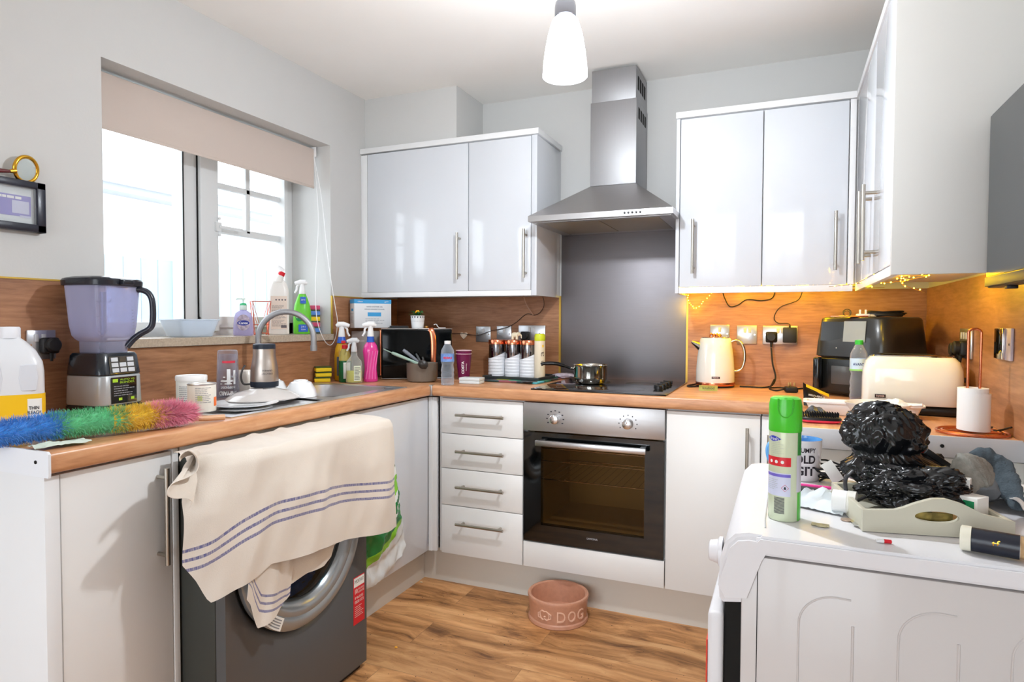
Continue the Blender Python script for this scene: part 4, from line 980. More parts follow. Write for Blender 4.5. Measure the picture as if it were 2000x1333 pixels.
b = MB(); b.lathe([(.050, .188), (.052, .192), (.052, .222), (.060, .228), (.068, .240), (.073, .27), (.081, .385), (.081, .390), (.079, .390), (.071, .27), (.066, .243), (.050, .232)], n=56, sq=2.2, caps=False); jg = b.build('jug', jug_m, u)
b = MB(); b.lathe([(.0515, .191), (.0515, .221)], n=40, caps=False); b.build('jug_collar', clear('smoky_collar', (70, 72, 92), .35, .08), jg)
b = MB(); b.cyl((0, 0, .225), (0, 0, .372), .008, 12)
for k in range(3):
    for s in (-1, 1): b.tube([(0, 0, .25 + k * .045), (s * .026, .004, .253 + k * .045), (s * .04, .012, .262 + k * .045)], [.006, .003, .0015], 6, flat=.35)
b.build('blade_shaft', mat('grey_blade', (120, 126, 150), .25, .6), u)
b = MB(); b.lathe([(.084, .388), (.088, .390), (.089, .404), (.085, .410), (.066, .416), (.001, .417)], n=56, sq=2.2)
b.box(-.028, .028, .070, .112, .398, .412, .004); b.box(-.02, .02, -.104, -.07, .392, .408, .004); b.build('lid', mat('charcoal_lid', (34, 36, 44), .25), u)
ha = R(-53); hv = Vector((math.cos(ha), math.sin(ha), 0))
hp = [hv * .074 + Z * .380, hv * .104 + Z * .380, hv * .124 + Z * .368, hv * .133 + Z * .34, hv * .133 + Z * .285, hv * .125 + Z * .262, hv * .10 + Z * .245, hv * .080 + Z * .228, hv * .062 + Z * .205]
b = MB(); b.tube(smooth_path(hp, 6), .0115, 14, flat=.8); b.build('handle', mat('charcoal_handle', (40, 42, 52), .25), u)
t = MB(); sh_ = Vector((0, 0, 0))
for i in range(12):
    t.grid(3, 1, lambda a, c: cyl_fn(.084, .26 + i * .0095, R(28))((a - .5) * (.016 if i % 3 else .024), (c - .5) * .0012))
t.build('measuring_scale', grey_ink, jg)

# rainbow duster
u = thing('feather_duster', 'fluffy rainbow duster in blue, green, yellow and pink lying on the left worktop', 'duster', (.48, -2.06, ZW))
cols = [('blue_fluff', (70, 156, 240)), ('green_fluff', (112, 214, 152)), ('yellow_fluff', (255, 214, 60)), ('pink_fluff', (255, 158, 184))]
segs = [(-2.300, -2.135), (-2.155, -2.015), (-2.040, -1.925), (-1.950, -1.850)]
ax_tab = [(-2.40, .42), (-2.254, .434), (-2.133, .455), (-2.03, .500), (-1.943, .518), (-1.858, .532), (-1.70, .56)]
def axis_pt(y): return Vector((lerp_tab(y, ax_tab), y, ZW + .034 + .003 * math.sin((y + 2.2) * 9)))
rd = random.Random(3)
for (nm, cc), (ya, yb) in zip(cols, segs):
    b = MB(); vs = []; fs = []
    for i in range(5200):
        t_ = rd.random(); y = ya + (yb - ya) * t_; c = axis_pt(y); a = rd.uniform(0, 2 * math.pi)
        L = rd.uniform(.022, .034) * (1 if nm != 'pink_fluff' else (1.15 if y < -1.87 else 1.0))
        d = Vector((math.cos(a), rd.uniform(-.5, .5) + (.9 if nm == 'pink_fluff' and y > -1.865 else 0), math.sin(a))).normalized()
        tip = c + d * (L + .006); tip.z = max(tip.z, ZW + .003)
        mid = c + d * L * .55; mid.z = max(mid.z, ZW + .003)
        tip += Vector((rd.uniform(-1, 1), rd.uniform(-1, 1), rd.uniform(-.3, .6))) * .007; tip.z = max(tip.z, ZW + .003)
        s_ = d.cross(Vector((rd.uniform(-1, 1), rd.uniform(-1, 1), rd.uniform(-1, 1)))).normalized() * .0007
        k = len(vs); vs += [mid - s_ * 1.2, mid + s_ * 1.2, tip + s_ * .3, tip - s_ * .3, c + d * .012 - s_, c + d * .012 + s_]
        fs += [(k, k + 1, k + 2, k + 3), (k + 4, k + 5, k + 1, k)]
    b._add(vs, fs)
    pts = [axis_pt(ya + (yb - ya) * q / 10) for q in range(11)]
    b.tube(pts, [(.025 if nm != 'pink_fluff' else .024 - .0020 * q) + .006 * noise.noise(Vector((q, len(nm), 0))) for q in range(11)], 18)
    b.build(nm, mat(nm, cc, .9, sheen=.5, var=.25, vscale=40), u, True, recalc=False, kind='stuff')
b = MB(); p0 = axis_pt(-1.86); b.tube([p0 - Z * .015, Vector((.545, -1.80, ZW + .012)), Vector((.562, -1.752, ZW + .010))], [.007, .008, .0085], 14); b.build('handle', mat('pale_wood_handle', (206, 158, 118), .4), u, True)

# jars beside the duster
def tin(name, label, loc, r, h, m, lidm=None, cat='tin', rz=None):
    u = thing(name, label, cat, loc, face(loc[0], loc[1]) if rz is None else rz)
    MB().lathe([(r * .97, 0), (r, .002), (r, h - .002), (r * .98, h)], n=40).build('tin_body', m, u)
    return u
u = tin('tin', 'white lidded tin at the near end of the draining board', (.245, -1.592, ZW + .006), .046, .088, paper)
MB().lathe([(.0475, .084), (.048, .086), (.048, .098), (.0465, .101), (.043, .1015), (.042, .099), (.001, .099)], n=40).build('lid', white_p, u)
t = MB(); lines(t, cyl_fn(.0466, .045, R(-25)), .04, .05, 8, fill=.3, seed=2); t.build('lettering', grey_ink, u)
u = tin('tin', 'cream tin with small print and an orange patch behind the pink end of the duster', (.372, -1.662, ZW + .006), .041, .084, mat('cream_print', (232, 226, 214), .5))
MB().lathe([(.0415, .082), (.042, .084), (.0418, .0865), (.040, .0865), (.039, .083), (.001, .083)], n=40).build('lid', sk, u)
t = MB(); lines(t, cyl_fn(.0416, .052, R(8)), .05, .05, 9, fill=.3, seed=5); t.build('lettering', grey_ink, u)
t = MB(); ring_label(t, .0415, .03, .018, .028, R(66)); t.build('orange_patch', mat('orange_print', (236, 112, 40), .5), u)
t = MB(); ring_label(t, .0415, .042, .014, .016, R(-8)); t.build('olive_picture', mat('olive_print', (190, 196, 130), .5), u)

# scourer pad and papers behind the duster
o = MB().box(-.035, .035, -.045, .045, 0, .018, .005).build('sponge', mat('olive_sponge', (196, 190, 120), .9, bump=.5, bscale=300)); at_base(o, (.200, -1.700, ZW + .008), R(20)); tag(o, 'pale yellow-green cleaning pad between the blender and the duster', 'sponge')
def paper_fn(w_, h_, seed, amp): return lambda a, c: ((a - .5) * w_, (c - .5) * h_, .003 + amp * (.5 + noise.noise(Vector((a * 3, c * 3, seed)))) + amp * .5 * abs(noise.noise(Vector((a * 7, c * 7, seed)))))
o = MB().grid(16, 12, paper_fn(.11, .05, 2, .008)).solid(.0006).build('paper_scrap', mat('greenish_paper', (206, 218, 206), .7)); at_base(o, (.530, -2.185, ZW + .001), R(80)); tag(o, 'pale green paper scrap poking out under the duster', 'paper')
u = thing('saucer', 'small dark-rimmed saucer under the cleaning pad beside the blender', 'saucer', (.205, -1.695, ZW + .001))
MB().lathe([(.030, 0), (.036, .001), (.054, .006), (.054, .0075), (.035, .003), (.001, .0025)], n=40).build('saucer_dish', mat('olive_saucer', (150, 140, 100), .3, var=.4, vscale=60), u)
MB().tube([(.054 * math.cos(R(a)), .054 * math.sin(R(a)), .007) for a in range(0, 360, 10)], .0012, 6, closed=True).build('saucer_rim', mat('dark_rim', (60, 56, 50), .3), u)

# beer glass
u = thing('pint_glass', 'tall upturned pint glass with white and red print on the draining board', 'glass', (.185, -1.386, ZW + .001), face(.185, -1.386))
gl = clear('tumbler_glass', (214, 214, 224), .92, .05, (238, 238, 244))
b = MB(); b.lathe([(.041, 0), (.040, .01), (.037, .10), (.0345, .165), (.033, .178), (.030, .180), (.0, .178), (.0, .166), (.030, .165), (.034, .10), (.038, .004), (.0395, 0)], n=40, caps=False); b.build('glass_wall', gl, u)
t = MB(); T = lambda ang: Matrix.Rotation(0, 4, 'X')
put_text(t, 'SHIPYARD', .062, .015, lambda a, c: cyl_fn(.0407, .026, 0)(-a, -c), bold=.03); put_text(t, 'INDEPENDENT', .05, .008, lambda a, c: cyl_fn(.0400, .047, 0)(-a, -c), bold=.01)
ring_label(t, .0385, .085, .012, .055, R(4)); ring_label(t, .0383, .083, .008, .05, R(34)); ring_label(t, .039, .070, .05, .006, 0)
for i in range(9): ring_label(t, .0388, .060 + (i % 3) * .012, .008, .004, R(-34 + i * 8))
t.build('white_print', white_p, u)
t = MB(); ring_label(t, .0368, .138, .046, .008, R(6)); t.build('red_print', mat('red_print', (206, 50, 70), .5), u)

# upturned crockery on the drainer
u = thing('serving_dish', 'upturned grey oval dish under the steel tumbler on the draining board', 'dish', (.350, -1.385, ZW + .012), R(70))
o = MB().lathe([(.128, 0), (.130, .003), (.118, .012), (.090, .026), (.055, .034), (.050, .037), (.001, .036)], n=56, sy=.78).build('dish_shell', mat('warm_grey_glaze', (206, 200, 196), .15, coat=.5), u)
u = thing('plate', 'white plate lying under the grey dish on the draining board', 'plate', (.395, -1.52, ZW + .005))
MB().lathe([(.060, .0), (.072, .002), (.110, .010), (.112, .012), (.108, .0125), (.070, .005), (.001, .0045)], n=56).build('plate_rim', white_c, u)
u = thing('plate', 'white plate lower in the stack at the front of the draining board', 'plate', (.425, -1.545, ZW + .0005))
MB().lathe([(.05, .0), (.085, .003), (.088, .0045), (.001, .004)], n=56).build('plate_rim', white_c, u)
u = thing('steel_tumbler', 'upturned brushed steel travel tumbler with a navy rim standing on the grey dish', 'tumbler', (.318, -1.345, ZW + .050), face(.318, -1.345))
b = MB(); b.lathe([(.0475, .020), (.0480, .024), (.0475, .040), (.0465, .065), (.042, .090), (.0385, .112), (.0385, .136), (.0375, .1365)], n=48); b.build('steel_body', brushed('tumbler_steel', (190, 180, 172), (60, 60, 1), .36), u)
nv = mat('navy_rubber', (26, 36, 50), .45)
MB().lathe([(.0465, .0), (.0480, .003), (.0485, .019), (.047, .020)], n=48).build('rubber_base', nv, u)
MB().lathe([(.0385, .1366), (.0388, .139), (.0385, .151), (.036, .154), (.001, .154)], n=48).build('lid', nv, u)
t = MB(); put_text(t, 'GREATEST', .040, .006, lambda a, c: cyl_fn(.0478, .049, R(12))(-a, -c)); put_text(t, 'GRANDA', .036, .006, lambda a, c: cyl_fn(.0475, .060, R(12))(-a, -c)); t.build('lettering', ink, u)
MB().tube(smooth_path([(-.047, .0, .010), (-.070, 0, .012), (-.078, 0, .035), (-.073, 0, .062), (-.064, 0, .078)], 6), .0035, 8).build('handle', mat('dark_handle', (50, 46, 44), .3), u)
u = thing('mug', 'upturned white mug standing behind the travel tumbler', 'mug', (.150, -1.268, ZW + .005), face(.15, -1.268) + R(15))
MB().lathe([(.044, 0), (.046, .003), (.046, .02), (.040, .075), (.032, .092), (.028, .094), (.001, .094)], n=40, M=Matrix.Identity(4)).build('mug_body', mat('cream_glaze', (226, 220, 210), .2, coat=.4), u)
MB().tube([(-.042, 0, .025), (-.062, 0, .03), (-.066, 0, .05), (-.058, 0, .068), (-.038, 0, .07)], .005, 8).build('handle', mat('cream_glaze_handle', (226, 220, 210), .2, coat=.4), u)
def bowl_up(label, x, y, r, h, rz=0):
    u = thing('bowl', label, 'bowl', (x, y, ZW + .004), rz, 'upturned white bowls')
    MB().lathe([(r, 0), (r * 1.01, .003), (r * .93, h * .4), (r * .66, h * .86), (r * .46, h * .93), (r * .44, h), (r * .38, h), (r * .36, h * .95), (.001, h * .95)], n=10).build('bowl_shell', white_c, u)
bowl_up('faceted white bowl upturned at the edge of the sink nearest the worktop edge', .375, -1.222, .058, .062)
bowl_up('second faceted white bowl upturned behind the first, next to the travel tumbler', .245, -1.222, .052, .060, R(12))

# window sill
SZ = 1.139
u = thing('plastic_tub', 'clear plastic food tub on the window sill', 'tub', (-.085, -1.315, SZ), R(90))
b = MB(); b.lathe([(.062, 0), (.066, .003), (.084, .062), (.088, .064), (.088, .068), (.083, .068), (.064, .006), (.001, .004)], n=48, sq=4, sx=1.1, sy=.8); b.build('tub_wall', clear('tub_plastic', (222, 232, 242), .45, .12, (240, 246, 252)), u)
u = thing('soap_bottle', 'clear pump bottle of lilac hand soap with an oval badge on the sill', 'bottle', (-.075, -1.058, SZ), face(-.07, -1.056))
lil = clear('lilac_soap', (200, 192, 228), .55, .1, (226, 220, 240))
MB().lathe([(.036, 0), (.040, .004), (.040, .03), (.036, .075), (.030, .095), (.014, .106), (.013, .112)], n=40, sy=.6).build('bottle_body', lil, u)
t = MB(); b2 = lambda r1, r2, z, n=28: None
def oval(mb, c, rx, rz_, y, n=28, mi=0): mb._add([(c[0] + rx * math.cos(2 * math.pi * k / n), y, c[1] + rz_ * math.sin(2 * math.pi * k / n)) for k in range(n)], [tuple(range(n))], mi)
oval(t, (0, .055), .026, .034, -.0262, mi=0); lb = t.build('label', mat('floral_label', (206, 190, 206), .4, var=.6, vscale=90), u)
t = MB(); oval(t, (0, .053), .024, .011, -.0268); t.build('badge', mat('blue_badge', (40, 50, 140), .4), lb)
t = MB(); put_text(t, 'Carex', .036, .011, flat_fn((0, -.0272, .053), X, Z), bold=.02); t.build('lettering', white_p, lb)
b = MB(); b.lathe([(.013, .108), (.0145, .110), (.0145, .128), (.012, .130), (.006, .131), (.006, .138), (.0035, .139), (.0035, .150), (.008, .151), (.008, .158), (.001, .159)], n=24); b.tube([(0, 0, .155), (-.02, -.0, .156), (-.028, 0, .153)], .003, 8); b.build('pump', mat('clear_pump', (220, 232, 226), .2), u)
MB().lathe([(.0148, .127), (.012, .135), (.007, .138)], n=20, caps=False).build('green_collar', mat('green_collar', (60, 180, 120), .3), u)
u = thing('wire_holder', 'rose-gold wire sponge holder on the sill', 'holder', (-.085, -.950, SZ), R(55))
b = MB(); w_ = .036; zz = (.008, .045, .148)
sq_ = lambda z, k: [(-w_ * k, -w_ * k * .8, z), (w_ * k, -w_ * k * .8, z), (w_ * k, w_ * k * .8, z), (-w_ * k, w_ * k * .8, z)]
rg = mat('rose_gold_wire', (214, 100, 74), .3, .7)
for z, k in ((.008, .78), (.045, .84), (.148, 1.05)): b.tube(sq_(z, k), .0014, 6, closed=True)
lo, hi = sq_(.008, .78), sq_(.148, 1.05)
for i in range(4):
    j = (i + 1) % 4; mid = tuple((lo[i][q] + lo[j][q]) / 2 for q in range(3)); b.tube([hi[i], mid], .0011, 6); b.tube([hi[j], mid], .0011, 6); b.tube([lo[i], hi[i]], .0013, 6)
b.build('wire_frame', rg, u)
for p in lo: MB().blob((p[0], p[1], .004), (.004, .004, .004), sub=2).build('foot', rg, u)
u = thing('toilet_cleaner', 'tall white angled-neck cleaner bottle with a red band on the sill', 'bottle', (-.10, -.822, SZ), face(-.1, -.81))
cl_ = mat('white_translucent_plastic', (232, 228, 222), .3)
b = MB(); b.lathe([(.040, 0), (.044, .004), (.044, .185), (.042, .205), (.034, .232), (.022, .250)], n=40, sy=.62, sq=1.5); b.tube([(0, 0, .240), (.002, 0, .258), (.010, 0, .275)], [.024, .018, .014], 20); b.build('bottle_body', cl_, u)
b = MB(); b.tube([(.0085, 0, .270), (.0155, 0, .287)], [.0155, .015], 20); b.build('red_band', red, u)
b = MB(); b.tube([(.0155, 0, .287), (.004, 0, .303), (-.004, 0, .312)], [.015, .012, .006], 20); b.build('cap', white_p, u)
t = MB(); patch(t, flat_fn((0, -.0285, .10), X, Z), .070, .15); lb = t.build('label', mat('beige_print_label', (222, 206, 192), .5), u)
t = MB(); lines(t, flat_fn((0, -.0290, .085), X, Z), .062, .10, 18, fill=.3, seed=8)
for i in range(4): oval(t, (-.012 + i * .013, .158), .004, .004, -.0290, 10)
t.grid(1, 1, lambda a, c: (.008 + .024 * a, -.0291, .03 + .012 * c)); t.build('lettering', mat('brown_ink', (104, 96, 100), .6), lb)
def trigger(mb, z, s=1.0, mi=0, dirx=-1):
    """spray trigger head: nozzle towards dirx, lever below it"""
    mb.lathe([(.013 * s, z), (.014 * s, z + .003 * s), (.0125 * s, z + .020 * s), (.010 * s, z + .034 * s)], n=20, mi=mi)
    mb.tube([(-dirx * .022 * s, 0, z + .046 * s), (-dirx * .012 * s, 0, z + .052 * s), (dirx * .008 * s, 0, z + .052 * s), (dirx * .024 * s, 0, z + .049 * s), (dirx * .032 * s, 0, z + .047 * s)], [.006 * s, .0125 * s, .0125 * s, .009 * s, .007 * s], 14, mi)
    mb.tube([(0, 0, z + .028 * s), (0, 0, z + .050 * s)], .0105 * s, 14, mi)
    mb.tube(smooth_path([(dirx * .010 * s, 0, z + .044 * s), (dirx * .022 * s, 0, z + .034 * s), (dirx * .024 * s, 0, z + .018 * s), (dirx * .032 * s, 0, z + .004 * s)], 4), .0042 * s, 8, mi)
u = thing('spray_bottle', 'bright green antibacterial spray bottle with a white trigger on the sill', 'spray bottle', (-.072, -.700, SZ), face(-.07, -.7))
b = MB(); b.lathe([(.036, 0), (.040, .004), (.041, .06), (.040, .105), (.034, .14), (.026, .165), (.018, .185), (.0145, .192)], n=40, sy=.6); gb = b.build('bottle_body', mat('lime_green_bottle', (110, 206, 60), .3, var=.15, vscale=20), u)
t = MB(); patch(t, flat_fn((.004, -.0270, .028), X, Z), .042, .034); patch(t, lambda a, c: Vector((a + .004, -.0215 + c * .30, .160 + c)), .026, .032); t.build('blue_label', blue, gb)
t = MB(); oval(t, (-.012, .080), .018, .020, -.0268); t.build('badge', mat('green_badge', (20, 140, 80), .4), gb)
t = MB(); put_text(t, 'Dettol', .030, .008, flat_fn((-.012, -.0273, .080), X, Z), bold=.02); put_text(t, '2 IN 1', .020, .008, flat_fn((.004, -.0276, .035), X, Z)); put_text(t, 'CLEAN', .020, .006, flat_fn((.004, -.0276, .022), X, Z)); put_text(t, '2IN1', .018, .007, lambda a, c: Vector((a + .004, -.0222 + c * .3 - .0, .162 + c)))
t.build('lettering', white_p, gb)
t = MB(); 
b = MB(); trigger(b, .190, 1.05); b.build('trigger_head', white_p, u)
pk = mat('pink_sponge', (206, 84, 120), .9, bump=.5, bscale=350); bs_ = mat('blue_sponge', (92, 140, 214), .9, bump=.5, bscale=350); ys = mat('yellow_sponge', (240, 206, 40), .9, bump=.5, bscale=350); sc_m = mat('scourer', (80, 90, 70), .95, bump=.6, bscale=500)
kinds = [('blue', bs_), ('pink', pk), ('yellow', ys), ('blue', bs_), ('pink', pk)]
nths = ['bottom', 'second from the bottom', 'middle', 'second from the top', 'top']
for i, (cn, m_) in enumerate(kinds):
    u = thing('sponge', f'{cn} scouring sponge, {nths[i]} of the stack by the right window reveal', 'sponge', (-.085, -.622, SZ + .001 + i * .0275), R(52) * 0 + R(60), 'scouring sponges stacked on the sill')
    MB().box(-.036, .036, -.024, .024, .006, .0262, .003).build('foam', m_, u); MB().box(-.036, .036, -.024, .024, 0, .0055, .001).build('scourer_layer', sc_m, u)

# yellow sponges on the worktop behind the sink
for i, nm in enumerate(('bottom', 'middle', 'top')):
    u = thing('sponge', f'yellow washing-up sponge, {nm} of the three stacked behind the sink', 'sponge', (.048 + .002 * i, -.705 + .004 * (i % 2), ZW + .001 + i * .0245), R(42 + i * 4), 'yellow sponges behind the sink')
    MB().box(-.036, .036, -.024, .024, 0, .018, .004).build('foam', ys, u); MB().box(-.036, .036, -.024, .024, .0185, .0235, .001).build('scourer_layer', mat('green_scourer', (70, 84, 40), .95), u)

# ---- cleaning bottles in the corner
u = thing('spray_bottle', 'yellow kitchen spray bottle with a white trigger, leftmost bottle in the corner', 'spray bottle', (.088, -.612, ZW + .001), face(.09, -.61))
b = MB(); b.lathe([(.030, 0), (.034, .004), (.034, .12), (.030, .155), (.020, .180), (.014, .195)], n=36, sy=.75); gb = b.build('bottle_body', mat('amber_bottle', (212, 160, 30), .25), u)
t = MB(); ring_label(t, .0345, .07, .05, .09, 0, sy=.76); t.build('dark_label', mat('dusky_blue_label', (84, 96, 110), .4), gb)
t = MB(); t._add([(-.012, -.0275, .05), (.012, -.0275, .05), (0, -.0275, .12)], [(0, 1, 2)]); t.build('label_triangle', mat('sky_label', (70, 120, 190), .4), gb)
MB().lathe([(.0225, .180), (.0205, .192), (.0165, .208), (.0155, .210)], n=28).build('blue_collar', blue, u)
MB().box(-.002, .018, -.024, -.018, .178, .192, .002).build('red_flash', red, u)
b = MB(); trigger(b, .208, 1.15, dirx=1); b.build('trigger_head', white_p, u)
u = thing('washing_up_liquid', 'dark green washing-up liquid bottle with a red cap in the corner', 'bottle', (.150, -.668, ZW + .001), face(.14, -.66))
b = MB(); b.lathe([(.026, 0), (.029, .004), (.029, .07), (.028, .10)], n=36, sy=.8); b.build('bottle_body', mat('dark_green_bottle', (20, 92, 50), .2), u)
MB().lathe([(.028, .1005), (.026, .125), (.018, .150), (.012, .158)], n=36, sy=.8).build('bottle_shoulder', mat('olive_shoulder', (176, 160, 84), .3), u)
MB().lathe([(.012, .156), (.014, .157), (.014, .172), (.010, .175), (.001, .176)], n=24).build('cap', red, u)
t = MB(); ring_label(t, .0295, .055, .035, .075, R(20), sy=.81); t.build('label', paper, u)
u = thing('spray_bottle', 'clear spray bottle of yellow-green liquid, front of the corner group', 'spray bottle', (.212, -.682, ZW + .001), face(.2, -.67))
b = MB(); b.lathe([(.034, 0), (.037, .004), (.037, .085), (.033, .102), (.016, .122), (.0125, .145)], n=36, sy=.7); b.build('bottle_body', clear('clear_bottle', (220, 226, 220), .82, .06), u)
MB().lathe([(.033, .003), (.0355, .006), (.0355, .058)], n=36, sy=.68).build('liquid', mat('chartreuse_liquid', (206, 206, 40), .12, coat=.5), u)
t = MB(); ring_label(t, .0376, .045, .036, .07, R(26), sy=.71); lb = t.build('label', mat('pale_green_label', (226, 232, 206), .5), u)
t = MB(); lines(t, cyl_fn(.0379, .045, R(26), sy=.72), .030, .06, 9, fill=.4, seed=12); t.build('lettering', ink, lb)
b = MB(); trigger(b, .144, 1.0, dirx=-1); b.build('trigger_head', mat('frosted_grey_trigger', (210, 212, 214), .3), u)
u = thing('spray_bottle', 'hot pink spray bottle with a white trigger beside the bread bin', 'spray bottle', (.238, -.590, ZW + .001), face(.22, -.6))
b = MB(); b.lathe([(.032, 0), (.034, .004), (.033, .02), (.028, .06), (.032, .11), (.036, .145), (.030, .170), (.018, .188), (.014, .200)], n=40, sy=.75); b.build('bottle_body', mat('pink_bottle', (226, 60, 150), .15, coat=.6), u)
for k in range(4):
    ph = R(-40 + 26 * k); MB().tube([Vector((.0335 * math.sin(ph), -.0255 * math.cos(ph), .012)), Vector((.029 * math.sin(ph + .15), -.0222 * math.cos(ph + .15), .06)), Vector((.033 * math.sin(ph + .35), -.0252 * math.cos(ph + .35), .11)), Vector((.0365 * math.sin(ph + .5), -.0280 * math.cos(ph + .5), .145))], .0024, 6).build('moulded_ridge', mat('pink_ridge', (246, 120, 190), .15, coat=.6), u)
MB().lathe([(.0185, .186), (.0165, .2), (.0160, .213)], n=28).build('blue_collar', blue, u)
b = MB(); trigger(b, .210, 1.15, dirx=-1); b.build('trigger_head', white_p, u)

# ---- bread bin
ba = math.atan2(.57, .82)
u = thing('bread_bin', 'glossy black bread bin with copper bands standing in the corner', 'bread bin', (.3715, -.3915, ZW + .001), ba)
BH = .248
b = MB(); b.box(-.168, .168, .012, .14, .004, BH, .012, 3); b.build('bin_body', mat('grey_bin_shell', (150, 148, 146), .35), u)
b = MB(); b.box(-.172, .172, -.006, .011, .006, BH - .002, .006, 3); b.build('bin_door', mat('black_bin_gloss', (4, 6, 7), .08, spec=.25), u)
MB().box(-.174, .174, -.0035, .010, .003, .0055, .001).box(-.174, .174, -.0035, .010, BH - .0015, BH + .001, .001).build('door_trim', mat('silver_trim', (186, 184, 182), .3, .9), u)
b = MB(); b.tube(smooth_path([(.080, -.008, .01), (.080, -.012, .1), (.080, -.012, .18), (.075, -.010, .225), (.066, -.004, .2475), (.062, .02, .2505)], 6), .0135, 8, flat=.28, upv=(0, -1, 0)); b.build('copper_band', copper, u)
b = MB(); b.box(-.180, -.1735, -.006, .03, .02, BH - .008, .002); b.build('copper_edge', copper, u)
def on_bin(s, d, z=BH + .0015):
    c, s_ = math.cos(ba), math.sin(ba); lx, ly = s - .1725, d
    return (.3715 + lx * c - ly * s_, -.3915 + lx * s_ + ly * c, ZW + .001 + z)
p = on_bin(.18, .072)
u = thing('potted_plant', 'small fake plant with a yellow flower in a white patterned pot on the bread bin', 'plant', p, face(p[0], p[1]))
MB().lathe([(.028, 0), (.030, .002), (.036, .058), (.0365, .064), (.033, .064), (.030, .056), (.001, .055)], n=36).build('pot', white_c, u)
t = MB()
for k in range(16):
    ph = 2 * math.pi * k / 16; f = cyl_fn(.0367, .056, ph); t._add([f(-.0055, .004), f(.0055, .004), f(0, -.005)], [(0, 1, 2)])
for k in range(28): f = cyl_fn(.0352, .036, 2 * math.pi * k / 28); t.grid(1, 1, lambda a, c: f(-.001 + .002 * a, -.001 + .002 * c))
t.build('pot_pattern', ink, u)
leafm = mat('dark_leaf', (36, 104, 44), .45, var=.4, vscale=30)
for k in range(13):
    a = k * 2.4; L = .030 + .018 * ((k * 7) % 5) / 5; rise = .016 + .02 * ((k * 3) % 4) / 4; dv_ = Vector((math.cos(a), math.sin(a), 0))
    b = MB(); b.tube([Z * .055, dv_ * L * .4 + Z * (.055 + rise * .8), dv_ * L * .8 + Z * (.055 + rise), dv_ * L * 1.15 + Z * (.055 + rise * .7)], [.003, .0065, .0055, .0006], 8, flat=.25); b.build('leaf', leafm, u)
b = MB()
for k in range(7): b.blob((.009 * math.cos(k), .009 * math.sin(k) - .006, .080 + .004 * (k % 3)), (.005, .005, .004), sub=2)
b.build('flower', mat('yellow_flower', (250, 180, 20), .5), u)
p = on_bin(.085, .060)
o = MB().box(-.048, .048, -.032, .032, 0, .006, .002).box(-.042, .046, -.030, .030, .0062, .013, .003).build('wallet', mat('black_leather', (34, 34, 36), .5, bump=.2)); at_base(o, p, ba + R(6)); tag(o, 'black leather wallet lying on the bread bin', 'wallet')
p = on_bin(.222, .030)
o = MB().lathe([(.009, 0), (.0095, .001), (.0095, .011), (.009, .012), (.001, .012)], n=24).build('bottle_cap', mat('bronze_cap', (160, 116, 60), .3, .8)); at_base(o, p); tag(o, 'little bronze cap in front of the potted plant', 'cap')
p = on_bin(.290, .065)
o = MB().tube(smooth_path([(-.03, 0, .018), (-.018, 0, .021), (-.010, 0, .010), (.0, 0, .003), (.03, 0, .003)], 5), .0028, 8, flat=.8).build('bag_clip', white_p); at_base(o, p, ba); tag(o, 'white plastic clip on the right end of the bread bin', 'clip')
# sanitiser boxes
u = thing('storage_box', 'grey-white box standing under the hand sanitiser box in the corner', 'box', (.075, -.392, ZW + .001), R(0))
MB().box(-.060, .060, -.050, .050, 0, .235, .004).build('box_body', mat('grey_box', (170, 164, 160), .4), u); MB().box(-.056, .02, -.0512, -.0502, .18, .19).build('box_slot', mat('pale_slot', (196, 192, 188), .4), u)
u = thing('sanitiser_box', 'white and blue hand sanitiser carton stacked in the corner above the bread bin', 'box', (.108, -.405, ZW + .001 + .2512), R(55))
b = MB(); b.box(-.096, .096, -.034, .034, 0, .142, .001); cb = b.build('carton', mat('sanitiser_card', (226, 230, 234), .5), u)
bb = mat('cyan_blue_print', (60, 160, 220), .5)
MB().box(-.0964, .0964, -.0345, -.0341, .122, .1424).box(-.0965, -.0961, -.0345, .0345, .122, .1424).build('blue_band', bb, cb)
MB().box(-.028, .042, -.0346, -.0341, .058, .078).box(-.0966, -.0961, -.018, .012, .084, .096).build('blue_panel', bb, cb)
t = MB(); put_text(t, 'HAND SANITISER GEL', .085, .007, flat_fn((.008, -.0347, .106), X, Z), bold=.01); put_text(t, 'HÄNDE DESINFEKTIONSGEL', .105, .007, flat_fn((.008, -.0347, .094), X, Z), bold=.01); lines(t, flat_fn((.01, -.0347, .034), X, Z), .10, .03, 4, fill=.2, seed=3); t.build('lettering', mat('steel_blue_ink', (90, 110, 130), .6), cb)
t = MB(); put_text(t, 'gel', .02, .008, flat_fn((.070, -.0349, .132), X, Z)); put_text(t, 'clean', .026, .008, flat_fn((-.066, -.0349, .132), X, Z)); t.build('pale_lettering', paper, cb)
t = MB(); lines(t, flat_fn((-.0968, 0, .05), (0, -1, 0), Z), .05, .05, 8, fill=.25, seed=6); t.build('side_print', grey_ink, cb)

